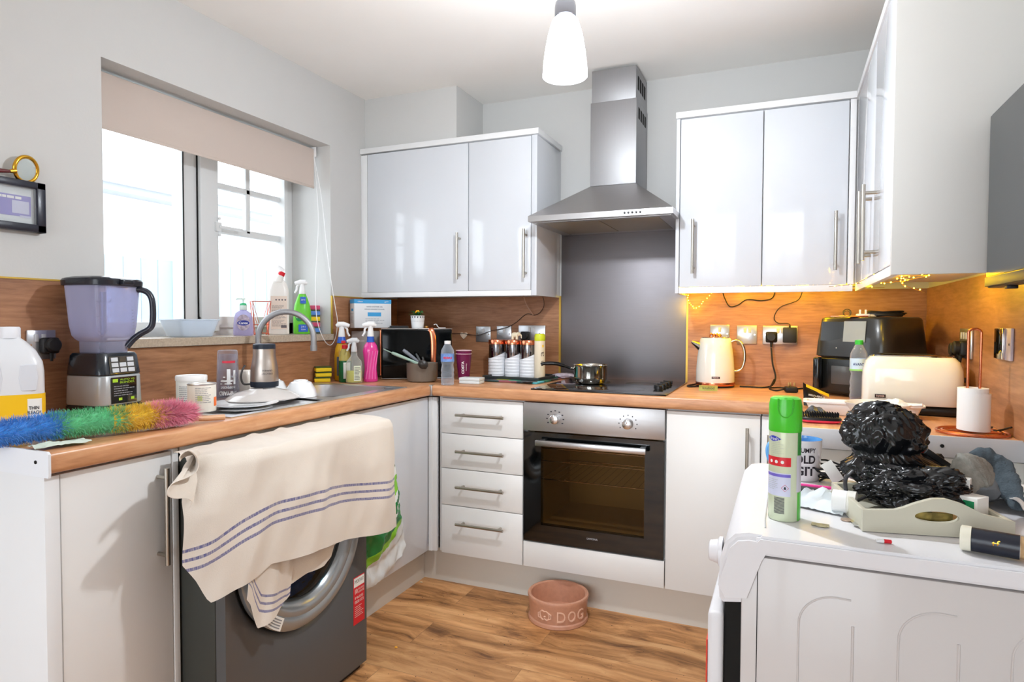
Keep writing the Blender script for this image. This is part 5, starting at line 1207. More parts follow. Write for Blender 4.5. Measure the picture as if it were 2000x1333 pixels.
# ---- saucepan with utensils
sx0, sy0 = .455, -.482
u = thing('saucepan', 'grey-brown saucepan holding utensils in front of the bread bin', 'saucepan', (sx0, sy0, ZW + .001))
pm = mat('taupe_pan', (122, 114, 104), .35, .3)
MB().lathe([(.060, 0), (.068, .004), (.0725, .02), (.0735, .085), (.0745, .088), (.0715, .088), (.070, .085), (.069, .02), (.060, .006), (.001, .006)], n=48).build('pan_body', pm, u)
MB().lathe([(.0718, .084), (.0712, .082)], n=48, caps=False).build('pan_rim', mat('dark_pan_rim', (60, 58, 60), .3), u)
sage = mat('sage_silicone', (160, 186, 170), .45)
def utensil(label, a, c, r, m1, m2, cat, head):
    a, c = Vector(a), Vector(c); u = thing(cat.replace(' ', '_'), label, cat, a)
    d = (c - a)
    MB().tube([a, a + d * .3, a + d * .85, c], [r * .8, r * .7, r, r * .8], 10).build('handle', m1, u, True)
    b = MB(); n_ = d.normalized()
    if head == 'spatula': b.tube([a - n_ * .0, a - n_ * .012, a - n_ * .03], [.006, .018, .022], 12, flat=.2)
    else: b.blob(a - n_ * .004, (.015, .015, .012), sub=3)
    b.build('head', m2, u, True)
utensil('sage green spatula leaning out of the saucepan towards the sprays', (.462, -.480, .990), (.315, -.525, 1.050), .0085, sage, mat('charcoal_head', (50, 52, 50), .5), 'spatula', 'spatula')
utensil('slim pale green stick lying along the sage spatula in the saucepan', (.450, -.490, .990), (.268, -.530, 1.068), .0028, sage, black, 'spoon', 'spatula')
utensil('grey transparent utensil handle pointing up out of the saucepan', (.462, -.468, .985), (.350, -.480, 1.062), .0095, mat('grey_handle', (128, 132, 140), .2), black, 'ladle', 'ladle')
utensil('dark tongs handle resting in the saucepan, rightmost of the utensils', (.468, -.488, .980), (.415, -.470, 1.045), .006, mat('gunmetal', (84, 88, 90), .3, .6), mat('black_brown', (38, 36, 32), .5), 'tongs', 'ladle')
p_ = MB(); p_.blob((0, 0, 0), (.024, .010, .020), lambda d: 1 + .2 * noise.noise(d * 3), sub=3).tube([(0, .006, .01), (-.015, .03, .028)], .005, 8)
p_ = p_.build('serving_spoon', mat('black_nylon', (40, 36, 32), .35)); p_.location = (.508, -.562, 1.002); p_.rotation_euler = (0, R(25), R(30)); tag(p_, 'black nylon spoon head hooked over the front rim of the saucepan', 'spoon')
# ---- water bottle
def water_bottle(label, loc, r, h, capm, lab, txt, tm, low=None):
    u = thing('water_bottle', label, 'bottle', loc, face(loc[0], loc[1])); k = h / .2
    prof = [(r * .9, 0), (r, .004)]
    for i in range(7): prof += [(r * (1 if i % 2 else .93), .012 + i * .011 * k)]
    prof += [(r * .86, .092 * k), (r, .105 * k), (r, .145 * k), (r * .95, .158 * k), (r * .55, .180 * k), (r * .40, .188 * k)]
    MB().lathe(prof, n=28).build('bottle_body', clear('bottle_plastic', (214, 222, 232), .86, .05, (240, 244, 250)), u)
    MB().lathe([(r * 1.01, .106 * k), (r * 1.01, .142 * k)], n=28, caps=False).build('label', lab, u)
    t = MB(); put_text(t, txt, r * 1.35, .010, cyl_fn(r * 1.03, .124 * k, 0), bold=.02); t.build('lettering', tm, u)
    MB().lathe([(r * .46, .186 * k), (r * .48, .188 * k), (r * .48, h), (.001, h + .001)], n=24).build('cap', capm, u)
    if low: MB().lathe([(r * .88, .003), (r * .9, .008), (r * .9, .020)], n=24).build('drink_dregs', low, u)
    return u
water_bottle('clear plastic water bottle with a blue label and white cap at the worktop corner', (.645, -.578, ZW + .001), .030, .198, white_p, mat('blue_water_label', (120, 160, 226), .4, var=.4, vscale=60), 'eau', red)
u = water_bottle('clear water bottle with a green cap in front of the air fryer', (2.285, -.520, ZW + .001), .0285, .224, mat('green_cap', (60, 190, 70), .35), mat('light_blue_label', (196, 222, 244), .4), 'AVANT', mat('navy_print', (30, 50, 120), .5), mat('dark_dregs', (90, 60, 60), .3))
MB().lathe([(.0291, .115), (.0291, .121)], n=28, caps=False).build('green_stripe', mat('green_stripe', (150, 216, 120), .4), u)
# ---- paper cups
pl = mat('plum_card', (112, 22, 72), .4); rim = mat('pale_pink_rim', (236, 206, 214), .5)
for i, (lab, z0) in enumerate((('plum takeaway paper cup with white lettering, lower of the nested pair', .0), ('second plum takeaway cup nested inside, only its rim showing', .0165))):
    u = thing('paper_cup', lab, 'cup', (.586, -.305, ZW + .001 + z0), face(.586, -.305), 'nested takeaway cups')
    r0, r1, hh = .026, .0385, .125
    b = MB(); b.lathe([(r0 - .001 * i, 0.003 * i), (r0 + .001 - .001 * i, .001 + .003 * i), (r1 - .001 * i, hh), (r1 - .002 - .001 * i, hh), (r0 - .001, .006)], n=40, caps=False); b.build('cup_wall', pl, u)
    MB().tube([((r1 + .0002) * math.cos(2 * math.pi * k / 36), (r1 + .0002) * math.sin(2 * math.pi * k / 36), hh + .001) for k in range(36)], .0018, 8, closed=True).build('cup_rim', rim, u)
    if i == 0:
        rf = lambda z: r0 + .001 + (r1 - r0 - .001) * z / hh
        t = MB(); put_text(t, 'COSTA', .062, .013, lambda a, c: cyl_fn(rf(.062 + c) + .0005, .060, R(-8))(a, c), bold=.04, rot=R(90)); put_text(t, 'COFFEE', .036, .005, lambda a, c: cyl_fn(rf(.062 + c) + .0005, .062, R(22))(a, c), rot=R(90)); t.build('lettering', white_p, u)
o = MB().box(-.050, .050, -.032, .032, .0, .013, .002).box(-.051, .051, -.033, .033, .0135, .027, .002).build('card_box', mat('pale_box', (218, 224, 224), .5)); at_base(o, (.712, -.468, ZW + .001), R(3)); tag(o, 'small flat white box in front of the paper cups', 'box')
# ---- placemat, tray, canisters
pmm = bpy.data.materials.new('striped_mat'); pmm.use_nodes = True; nt = pmm.node_tree; p_ = nt.nodes['Principled BSDF']
tcx = nt.nodes.new('ShaderNodeTexCoord'); vv = nt.nodes.new('ShaderNodeTexVoronoi'); vv.inputs['Scale'].default_value = 16; nt.links.new(tcx.outputs['Object'], vv.inputs[0])
cr = nt.nodes.new('ShaderNodeValToRGB'); cr.color_ramp.interpolation = 'CONSTANT'; e = cr.color_ramp.elements; e[0].color = lin((30, 60, 60)); e[1].position = .25; e[1].color = lin((44, 140, 110))
for ps, c in ((.4, (170, 196, 50)), (.55, (150, 84, 90)), (.7, (70, 170, 180)), (.85, (40, 40, 44))): q = e.new(ps); q.color = lin(c)
sp_ = nt.nodes.new('ShaderNodeSeparateColor'); nt.links.new(vv.outputs['Color'], sp_.inputs[0]); nt.links.new(sp_.outputs[0], cr.inputs[0]); nt.links.new(cr.outputs[0], p_.inputs['Base Color']); p_.inputs['Roughness'].default_value = .35
o = MB().box(-.165, .165, -.15, .15, 0, .007, .002).build('placemat', pmm); at_base(o, (.848, -.222, ZW + .001), R(-4)); tag(o, 'multicoloured placemat under the black tray and canisters', 'placemat')
u = thing('tray', 'black shallow tray carrying the three canisters', 'tray', (.835, -.17, ZW + .0085), R(-3))
MB().box(-.150, .150, -.125, .125, 0, .004, .001).box(-.150, .150, -.125, -.117, .004, .013, .001).box(-.150, .150, .117, .125, .004, .013, .001).box(-.150, -.142, -.117, .117, .004, .013, .001).box(.142, .150, -.117, .117, .004, .013, .001).build('tray_base', mat('dark_tray', (44, 48, 48), .4), u)
o = MB().tube(smooth_path([(-.06, 0, .004), (-.02, .003, .004), (.0, 0, .005), (.02, 0, .006), (.05, 0, .006)], 4), [.003] * 8 + [.006, .011, .012, .012, .011, .010, .012, .013, .008], 10, flat=.4).build('rubber_spatula', black); at_base(o, (.935, -.395, ZW + .003), R(-8)); tag(o, 'black rubber utensil poking out below the multicoloured placemat', 'utensil')
names = ('left canister of the three: white ribbed base, chrome body and copper lid', 'middle canister of the three, with a small elephant figure on its lid', 'right canister of the three, next to the tall cream aerosol')
def make_can(label, x, y):
    u = thing('canister', label, 'canister', (x, y, ZW + .0135), face(x, y), 'ribbed kitchen canisters')
    MB().lathe([(.040, .002), (.0415, .004), (.0415, .158)], n=48).build('steel_body', mat('mirror_steel', (150, 150, 154), .1, 1), u)
    def sl(a, t):
        th = 2 * math.pi * a; zt_ = .106 + .018 * math.cos(th - R(15)) ; z = t * zt_
        rr_ = .0432 + (.0012 if int(z / .0075) % 2 else 0)
        return (rr_ * math.cos(th), rr_ * math.sin(th), z)
    b = MB(); b.grid(72, 64, sl); b.build('ribbed_sleeve', mat('white_ribbed', (236, 238, 242), .35), u)
    MB().lathe([(.0425, .159), (.0435, .160), (.0435, .178), (.041, .182), (.001, .183)], n=48).build('lid', copper, u)
    return u
c1 = make_can(names[0], .700, -.160)
dup(c1, (.7905, -.158, ZW + .0135), face(.7905, -.158), names[1], 'ribbed kitchen canisters')
dup(c1, (.880, -.180, ZW + .0135), face(.874, -.18), names[2], 'ribbed kitchen canisters')
o = MB(); o.blob((0, 0, .022), (.020, .013, .014), sub=3).blob((.017, 0, .026), (.011, .010, .011), sub=3).blob((.013, -.009, .028), (.006, .003, .008), sub=2).blob((.013, .009, .028), (.006, .003, .008), sub=2)
for x, y in ((-.011, -.007), (-.011, .007), (.010, -.007), (.010, .007)): o.tube([(x, y, .018), (x, y, .0)], [.006, .0065], 10)
o.tube(smooth_path([(.025, 0, .026), (.031, 0, .018), (.031, 0, .010), (.034, 0, .006)], 4), [.0045] * 4 + [.0035] * 4 + [.0025] * 5, 8)
o = o.build('elephant_figurine', mat('cream_figurine', (232, 222, 196), .5), ang=70); at_base(o, (.800, -.165, ZW + .0135 + .184), R(20)); tag(o, 'small cream elephant figurine on the middle canister lid', 'figurine')
u = thing('aerosol_can', 'tall cream aerosol with a lime green cap beside the right canister', 'aerosol', (.948, -.205, ZW + .0135), face(.95, -.2))
MB().lathe([(.0255, 0), (.0265, .003), (.0265, .178), (.024, .184)], n=36).build('can_body', mat('cream_can', (228, 214, 188), .4), u)
MB().lathe([(.0262, .181), (.0268, .183), (.0265, .205), (.022, .214), (.001, .215)], n=36).build('cap', mat('lime_cap', (206, 216, 40), .35), u)
t = MB(); put_text(t, 'e a', .07, .016, cyl_fn(.0268, .095, R(30)), rot=R(90)); t.build('lettering', mat('taupe_print', (110, 96, 84), .6), u)
t = MB(); ring_label(t, .0267, .155, .008, .012, R(34)); t.build('yellow_mark', yl, u)
o = MB().blob((0, 0, .016), (.055, .030, .014), lambda d: 1 + .25 * noise.noise(d * 3), sub=3).build('wrapped_packet', mat('lilac_clear_wrap', (196, 188, 206), .15, coat=.5, var=.35, vscale=60)); at_base(o, (1.030, -.075, ZW + .002), R(10)); tag(o, 'lilac cellophane packet on the worktop behind the hob', 'packet')
u = thing('wooden_heart', 'small wooden heart hanging on the splashback between bread bin and switches', 'ornament', (.435, -.0095, 1.126), 0)
hp_ = [(.0, -.024)] + [(.020 * math.sin(a) ** 3 * 1.05, (.017 * math.cos(a) - .0065 * math.cos(2 * a) - .0025 * math.cos(3 * a)) * 1.2) for a in [R(k * 12) for k in range(1, 30)] if True]
hp_ = [(.0215 * math.sin(a) ** 3, .0175 * math.cos(a) - .0070 * math.cos(2 * a) - .0030 * math.cos(3 * a)) for a in [R(k * 10) for k in range(36)]]
MB().prism(hp_, lambda a, c, d: (a, d, c), -.006, 0).build('heart_body', mat('pale_driftwood', (240, 218, 194), .7, var=.3, vscale=50), u)

# ================================================================ HOB PAN, KETTLE
u = thing('milk_pan', 'small stainless steel saucepan with a black handle on the hob', 'saucepan', (1.228, -.290, ZW + .0068), 0)
ss = mat('mirror_pan_steel', (196, 192, 184), .12, 1)
MB().lathe([(.058, 0), (.066, .002), (.073, .012), (.076, .03), (.076, .078), (.080, .084), (.0785, .085), (.0745, .079), (.0745, .03), (.068, .010), (.001, .006)], n=56).build('pan_body', ss, u)
ring = [(.0795 * math.cos(2 * math.pi * k / 48), .0795 * math.sin(2 * math.pi * k / 48), .084) for k in range(48)]
MB().tube(ring, .0014, 6, closed=True).build('pan_rim', ss, u)
b = MB(); b.tube([(-.073, -.008, .066), (-.095, -.018, .068)], .007, 10); b.build('handle_bracket', ss, u)
b = MB(); b.tube(smooth_path([(-.092, -.016, .067), (-.12, -.028, .078), (-.155, -.046, .088), (-.200, -.066, .088), (-.215, -.073, .083)], 5), [.010] * 5 + [.0135] * 10 + [.011] * 6, 12, flat=.65); b.build('handle', black, u)

KX, KY = 1.757, -.140
u = thing('kettle', 'cream jug kettle with a copper base and chrome handle', 'kettle', (KX, KY, ZW + .001), face(KX, KY))
cream = mat('cream_enamel', (234, 232, 223), .12, coat=.5)
MB().lathe([(.080, 0), (.082, .002), (.082, .006), (.078, .008)], n=48).build('power_base', black, u)
MB().lathe([(.0825, .008), (.0835, .010), (.0835, .020), (.0825, .022)], n=56).build('copper_ring', copper, u)
b = MB(); b.lathe([(.0815, .022), (.0825, .026), (.082, .07), (.0775, .13), (.070, .185), (.0655, .212), (.062, .216)], n=64); b.build('kettle_body', cream, u)
MB().lathe([(.0615, .216), (.0605, .219), (.045, .222), (.001, .223)], n=48).build('lid', chrome, u)
b = MB()
for k in range(4): b.tube(smooth_path([(-.025 + k * .014, -.01, .222), (-.018 + k * .012, -.004, .236 - .003 * (k % 2)), (-.01 + k * .011, .006, .224)], 4), .0035, 8)
b.build('lid_handle', copper, u)
b = MB(); b.tube(smooth_path([(.060, 0, .196), (.082, .0, .206), (.105, .0, .198), (.120, 0, .165), (.122, 0, .12), (.112, 0, .085), (.095, 0, .072), (.079, 0, .070)], 6), .0095, 14, flat=.7); b.build('handle', mat('chrome_handle', (200, 198, 194), .15, 1), u)
b = MB(); b.tube([(-.050, 0, .172), (-.076, 0, .184), (-.102, 0, .198)], [.036, .021, .008], 20, flat=.75); b.build('spout', mat('spout_chrome', (186, 182, 174), .22, 1), u)
t = MB(); patch(t, cyl_fn(.0828, .045, R(2)), .034, .010); pl_ = t.build('badge', mat('dark_badge', (40, 26, 30), .25), u)
t = MB(); put_text(t, 'TOWER', .026, .006, cyl_fn(.0834, .045, R(2)), bold=.02); t.build('lettering', mat('badge_print', (216, 180, 170), .4), pl_)
u = thing('note_card', 'folded pale green note propped in front of the kettle', 'note', (1.750, -.350, ZW + .001), face(1.75, -.35) + R(4))
b = MB(); b.grid(6, 6, lambda a, c: (-.037 + .074 * a, -.016 * c - .004 * math.sin(a * 3), .024 * math.sin(c * 1.6) + .001)); b.solid(.0008); b.build('card', mat('lime_note', (206, 222, 130), .7), u)
t = MB(); put_text(t, 'knabod', .046, .010, lambda a, c: Vector((a, -.0165 - .004 + .4 * 0 + .0, .014 + c)), bold=0); b = t
for v in t.bm.verts: v.co.y = -.0155 - .0005
t.build('lettering', ink, u)

# ================================================================ AIR FRYER
AX, AY = 2.352, -.236
u = thing('air_fryer', 'large black air fryer in the back right corner', 'air fryer', (AX, AY, ZW + .001), R(-38))
af = mat('charcoal_fryer', (38, 40, 42), .3, coat=.2); afs = mat('dark_fryer_side', (16, 18, 17), .25)
w2, d2 = .150, .148
b = MB(); b.lathe([(.98, .006), (1.0, .010), (1.0, .15)], n=56, sx=w2 * .93, sy=d2 * .93, sq=5); b.build('lower_body', afs, u)
b = MB(); b.lathe([(.99, .152), (1.02, .156), (1.0, .20), (.93, .298), (.90, .305), (.85, .308)], n=56, sx=w2, sy=d2, sq=5); b.build('upper_body', af, u)
fz = lambda z: -d2 * (1.015 - (z - .16) * .62)
b = MB(); b.grid(8, 6, lambda a, c: (-.115 + .175 * a, fz(.215 + .075 * c) - .001, .215 + .075 * c)); b.solid(.001); dsp = b.build('display_panel', mat('display_glass', (46, 50, 54), .12), u)
b = MB(); b.grid(10, 6, lambda a, c: (-.018 + .088 * a, fz(.213 + .079 * c) - .0045 - .0025 * abs(noise.noise(Vector((a * 6, c * 6, 1)))), .213 + .079 * c)); b.solid(.0008); b.build('peeling_film', clear('peeling_film', (176, 184, 184), .42, .2), dsp)
b = MB(); b.box(-.128, .075, -d2 * 1.02, -d2 * .90, .012, .148, .006, 3); dw = b.build('basket_drawer', afs, u)
b = MB(); b.box(-.126, -.098, -d2 * 1.02 - .030, -d2 * 1.02, .022, .150, .009, 3); b.build('handle', mat('gloss_black_handle', (18, 22, 28), .1, coat=.5), dw)
b = MB(); b.box(-.062, .020, -d2 * 1.02 - .002, -d2 * 1.02 - .0002, .048, .118, .0005); b.build('viewing_window', mat('smoky_window', (74, 76, 78), .2), dw)
for x in (-.045, .03, .055): MB().blob((x, fz(.188) - .001, .188), (.0022, .001, .0022), sub=2).build('indicator_light', white_p, u)
TZ = ZW + .001 + .3085
u = thing('plug', 'white plug lying on top of the air fryer', 'plug', (2.315, -.315, TZ), R(10))
MB().box(-.022, .022, -.016, .016, 0, .012, .004).build('plug_body', white_p, u)
for x in (-.010, .010): MB().box(x - .003, x + .003, -.003, .003, .012, .028, .001).build('pin', white_p, u)
MB().box(.014, .045, -.012, .012, .001, .010, .003).build('adapter_end', mat('ivory_plug', (226, 216, 196), .4), u)
b = MB()
for k in range(5):
    r_ = .045 + .006 * (k % 3); b.tube([(r_ * 1.2 * math.cos(R(a)), r_ * .42 * math.sin(R(a)) + .004 * (k - 2), .005 + .0038 * k + .002 * math.sin(R(a * 2 + k * 40))) for a in range(0, 360, 15)], .0026, 6, closed=True)
o = b.build('coiled_cable', plastic_blk); at_base(o, (2.395, -.295, TZ), R(5)); tag(o, 'black cable coiled in a bundle on top of the air fryer', 'cable')
b = MB(); b.tube([(.014 * math.cos(R(a)), .003 * math.sin(R(a * 3)), .0165 + .014 * math.sin(R(a))) for a in range(0, 360, 15)], .0022, 6, closed=True); b.tube([(.011 * math.cos(R(a)), .006, .014 + .011 * math.sin(R(a))) for a in range(0, 360, 15)], .002, 6, closed=True)
o = b.build('cable_coil', mat('olive_wire', (90, 76, 40), .4)); at_base(o, (2.262, -.300, TZ), R(0)); tag(o, 'little coil of dark wire on the left of the air fryer top', 'cable')
o = MB().box(-.075, .055, -.010, .010, 0, .0045, .001).build('copper_bar', copper); at_base(o, (2.275, -.345, TZ), R(2)); tag(o, 'flat copper-coloured bar lying along the front of the air fryer top', 'bar')

# ================================================================ TOASTER
u = thing('toaster', 'cream toaster with a chrome top and black base on the right worktop', 'toaster', (2.414, -.722, ZW + .001), R(-6))
MB().box(-.130, .130, -.078, .078, 0, .030, .012, 3).build('toaster_base', black, u)
b = MB(); b.lathe([(.96, .030), (1.0, .036), (1.0, .11), (.985, .140), (.93, .165), (.84, .178), (.80, .180)], n=72, sx=.138, sy=.086, sq=3.2); b.build('toaster_body', cream, u)
b = MB(); b.lathe([(.80, .1795), (.79, .1835), (.60, .186), (.001, .1862)], n=60, sx=.138, sy=.086, sq=3.2); tp = b.build('chrome_top', chrome, u)
for y in (-.022, .022): MB().box(-.095, .060, y - .010, y + .010, .1862, .1868).build('toast_slot', darkgap, tp)
t = MB(); patch(t, flat_fn((-.085, -.0868, .055), X, Z), .030, .011); pl_ = t.build('badge', mat('dark_badge_two', (40, 26, 30), .25), u)
t = MB(); put_text(t, 'TOWER', .024, .006, flat_fn((-.085, -.0873, .055), X, Z), bold=.02); t.build('lettering', mat('badge_print_two', (216, 180, 170), .4), pl_)
b = MB(); b.tube([(.1375, -.02, .11), (.148, -.02, .11)], .008, 10); b.build('lever', black, u)

# ================================================================ PAPER ROLL STAND
u = thing('roll_holder', 'copper wire kitchen-roll stand with the end of a white paper roll', 'kitchen roll holder', (2.492, -1.118, ZW + .001), R(0))
b = MB()
for r_, z in ((.078, .004), (.066, .004)): b.tube([(r_ * math.cos(R(a)), r_ * math.sin(R(a)), z) for a in range(0, 360, 10)], .0036, 8, closed=True)
b.tube([(-.066, 0, .004), (.066, 0, .004)], .003, 8); b.build('ring_base', copper, u)
b = MB(); b.tube([(-.012, 0, .004), (-.013, .0, .262)] + [(.001 + .014 * math.cos(R(a)), 0, .262 + .010 * math.sin(R(a))) for a in range(165, 0, -15)] + [(.015, 0, .262), (.014, 0, .004)], .0032, 8); b.build('wire_upright', copper, u)
u = thing('paper_roll', 'nearly finished white paper roll leaning on the copper stand', 'paper roll', (2.492, -1.118, ZW + .0115), R(-18))
b = MB()
b.lathe([(.034, 0), (.034, .108), (.020, .108), (.020, 0), (.034, 0)], n=48, caps=False); b.build('roll_core', mat('tissue_white', (244, 244, 242), .9, bump=.3, bscale=300), u)
b = MB(); b.grid(16, 8, lambda a, c: ((.0355 + .004 * a) * math.cos(R(-150 + 185 * a)), (.0355 + .004 * a) * math.sin(R(-150 + 185 * a)), .000 + .098 * c - .004 * a)); b.solid(.0007); b.build('loose_sheet', mat('tissue_sheet', (244, 244, 242), .9), u)

# ================================================================ FRONT OF THE RIGHT WORKTOP
u = thing('hairbrush', 'black paddle hairbrush with a neon pink back on the right worktop', 'hairbrush', (2.138, -1.075, ZW + .001), R(4))
b = MB(); b.lathe([(.80, 0), (.97, .004), (1.0, .008)], n=40, sx=.055, sy=.033, sq=1.5); b.build('brush_back', mat('neon_pink', (250, 70, 110), .35), u)
b = MB(); b.lathe([(1.0, .008), (1.0, .013), (.95, .016)], n=40, sx=.054, sy=.032, sq=1.5); b.build('cushion', black, u)
b = MB()
for i in range(15):
    for j in range(8):
        x, y = -.044 + i * .0063, -.022 + j * .0063
        if (x / .052) ** 2 + (y / .03) ** 2 < 1: b.tube([(x, y, .015), (x * 1.04, y * 1.04, .029)], .0009, 4)
b.build('bristles', black, u, kind='stuff')
u = thing('rectangular_dish', 'white plastic rectangular dish in front of the toaster', 'dish', (2.262, -.872, ZW + .001), R(-3))
b = MB(); b.lathe([(.84, 0), (.88, .002), (.96, .034), (1.02, .036), (1.02, .041), (.95, .040), (.86, .005), (.001, .004)], n=56, sx=.162, sy=.044, sq=6); b.build('dish_wall', white_p, u)
u = thing('snack_pouch', 'black and yellow pouch standing behind the white dish', 'packet', (2.150, -.700, ZW + .001), face(2.15, -.7) + R(18))
b = MB(); b.grid(14, 12, lambda a, c: (-.045 + .09 * a * (1 - .25 * c), .012 + .014 * c - .012 * math.sin(a * 3.14) * (1 - c), (.078 - .05 * a) * c + .001)); b.solid(.003); b.build('pouch_film', mat('black_pouch', (22, 20, 18), .3), u)
b = MB(); b.grid(8, 3, lambda a, c: (-.040 + .075 * a, .004 + .012, (.066 - .034 * a) + .010 * c)); 
for v in b.bm.verts: v.co.y = .0075
b.build('yellow_band', mat('yellow_pouch_band', (250, 206, 30), .35), u)
t = MB(); put_text(t, 'Wonder Crease', .055, .009, flat_fn((-.008, -.003, .034), (-1, 0, .18), (-.1, 0, -1)), bold=.01); t.build('lettering', paper, u)
u = thing('foil_packet', 'crumpled black and silver packet beside the hairbrush', 'packet', (2.130, -.985, ZW + .001), R(20))
b = MB(); b.grid(14, 10, lambda a, c: ((a - .5) * .085, (c - .5) * .06, .010 + .030 * math.sin(c * 3.1) * (.6 + .5 * noise.noise(Vector((a * 4, c * 4, 7)))) * math.sin(a * 3.0))); b.solid(.001); b.build('packet_film', mat('silver_black_film', (120, 122, 124), .2, .5, var=.9, vscale=22), u)
u = thing('bowl', 'white bowl of crumpled tissue beside the black plastic bag', 'bowl', (2.285, -1.040, ZW + .001), 0)
MB().lathe([(.045, 0), (.050, .002), (.060, .022), (.078, .050), (.084, .060), (.081, .060), (.056, .022), (.001, .006)], n=48).build('bowl_wall', mat('ribbed_white_glaze', (240, 238, 234), .3), u)
MB().blob((.045, .02, .052), (.032, .028, .018), lambda d: 1 + .35 * noise.noise(d * 3), sub=3).build('crumpled_tissue', mat('tissue', (246, 246, 244), .9), u)
MB().tube([(.078, -.02, .058), (.105, -.028, .062)], [.006, .009], 10, flat=.5).build('bowl_ear', white_p, u)

# ================================================================ ON THE DRYER
DZ = .8515
CX, CY = 2.043, -1.872
u = thing('air_freshener_can', 'tall pale green air freshener can with a bright green cap standing on the dryer', 'aerosol', (CX, CY, DZ), face(CX, CY))
grn = mat('bright_green_cap', (70, 200, 40), .3, coat=.2)
b = MB(); b.lathe([(.0255, 0), (.0268, .002), (.0268, .160)], n=48, caps=True); cb = b.build('can_body', mat('pale_green_can', (212, 222, 192), .25, .15), u)
b = MB(); b.lathe([(.0272, .158), (.0278, .160), (.0276, .205), (.0255, .216), (.021, .219), (.001, .219)], n=48); b.build('cap', grn, u)
b = MB(); b.tube([Vector((.012 * math.cos(R(a)), -.0268 + abs(math.cos(R(a))) * .002, .203 + .018 * math.sin(R(a)))) for a in range(180, 361, 12)], .0016, 8); b.tube([(-.012, -.0262, .203), (-.012, -.0225, .217)], .0016, 8); b.tube([(.012, -.0262, .203), (.012, -.0225, .217)], .0016, 8); b.blob((0, -.0215, .207), (.010, .005, .012), sub=3); b.build('spray_button', mat('green_button', (60, 178, 36), .3, coat=.3), u)
lab = lambda a0, a1, z0, z1, m, nm, r=.02705: MB().grid(16, 1, lambda a, c: (r * math.sin(R(a0 + (a1 - a0) * a)), -r * math.cos(R(a0 + (a1 - a0) * a)), z0 + (z1 - z0) * c)).build(nm, m, cb)
lab(52, 120, .002, .052, grn, 'green_side'); lab(50, 75, .118, .158, mat('dark_green_print', (60, 150, 70), .35), 'dark_side'); lab(46, 90, .053, .117, mat('pale_lilac_print', (214, 212, 226), .4), 'pale_side'); lab(-90, 22, .045, .086, mat('lilac_panel', (206, 210, 232), .4), 'lilac_panel')
lab(-90, 22, .098, .114, red, 'warning_band', .02712); lab(-90, 22, .079, .084, mat('violet_band', (112, 100, 196), .4), 'violet_band', .02712)
t = MB(); t.grid(14, 1, lambda a, c: (.02715 * math.sin(R(-75 + 62 * a)), -.02715 * math.cos(R(-75 + 62 * a)), .146 + (.005 * math.sin(a * 3.14)) * (c * 2 - 1))); lb = t.build('oval_badge', mat('blue_oval', (60, 70, 180), .4), cb)
t = MB(); put_text(t, 'fresh', .018, .006, cyl_fn(.0273, .146, R(-42))); t.build('lettering', paper, lb)
t = MB()
for k in range(14): t.grid(4, 1, lambda a, c: cyl_fn(.0273, .014 + k * .0021, R(-18))((a - .5) * .018, c * .0013))
t.build('barcode', mat('barcode_ink', (90, 90, 92), .6), cb)
t = MB(); lines(t, cyl_fn(.0272, .130, R(-30)), .026, .022, 7, fill=.2, seed=21); lines(t, cyl_fn(.0274, .065, R(-45)), .022, .020, 6, fill=.2, seed=22); t.build('fine_print', mat('faint_print', (168, 178, 170), .6), cb)
t = MB(); f = cyl_fn(.0273, .060, R(2)); t.tube([f(.006 * math.cos(R(a)), .006 * math.sin(R(a))) for a in (0, 90, 180, 270)], .0004, 4, closed=True); t.build('hazard_diamond', red, cb)
t = MB(); t._add([f(-.002, -.0025) , f(.002, -.0025), f(.0015, .001), f(0, .003), f(-.0015, .001)], [(0, 1, 2, 3, 4)]); t.build('hazard_flame', ink, cb)
t = MB()
for k in range(3): g = cyl_fn(.0275, .1055, R(-52 + k * 22)); t._add([g(.003 * math.cos(R(a)), .003 * math.sin(R(a))) for a in range(0, 360, 40)], [tuple(range(9))])
t.build('warning_symbols', paper, cb)

MX, MY = 2.079, -1.535
u = thing('mug', 'white slogan mug with a sky blue inside and handle behind the air freshener', 'mug', (MX, MY, DZ), face(MX, MY))
wg = mat('white_mug_glaze', (236, 234, 236), .15, coat=.5); bgz = mat('sky_blue_glaze', (100, 170, 232), .12, coat=.5)
MB().lathe([(.036, 0), (.038, .003), (.0415, .088), (.042, .0905)], n=56, caps=False).lathe([(.036, 0), (.001, .0002)], n=56, caps=False).build('mug_body', wg, u)
MB().lathe([(.0418, .0905), (.0400, .0905), (.0385, .08), (.035, .006), (.001, .005)], n=56, caps=False).build('mug_inside', bgz, u)
b = MB(); b.tube(smooth_path([(-.038, 0, .078), (-.058, 0, .082), (-.071, 0, .066), (-.070, 0, .042), (-.058, 0, .022), (-.038, 0, .014)], 6), .0058, 12, flat=.75); b.build('handle', bgz, u)
t = MB(); rm = lambda z: .0383 + .0037 * z / .09
mt = lambda z, ph: (lambda a, c: cyl_fn(rm(z + c) + .0004, z, R(ph))(a, c))
put_text(t, 'GRUMPY', .050, .0105, mt(.070, 8), bold=.02); put_text(t, 'OLD', .044, .0185, mt(.050, 11), bold=.03); put_text(t, 'GIT', .044, .0205, mt(.024, 11), bold=.03); t.build('lettering', mat('mug_ink', (32, 24, 34), .4), u)

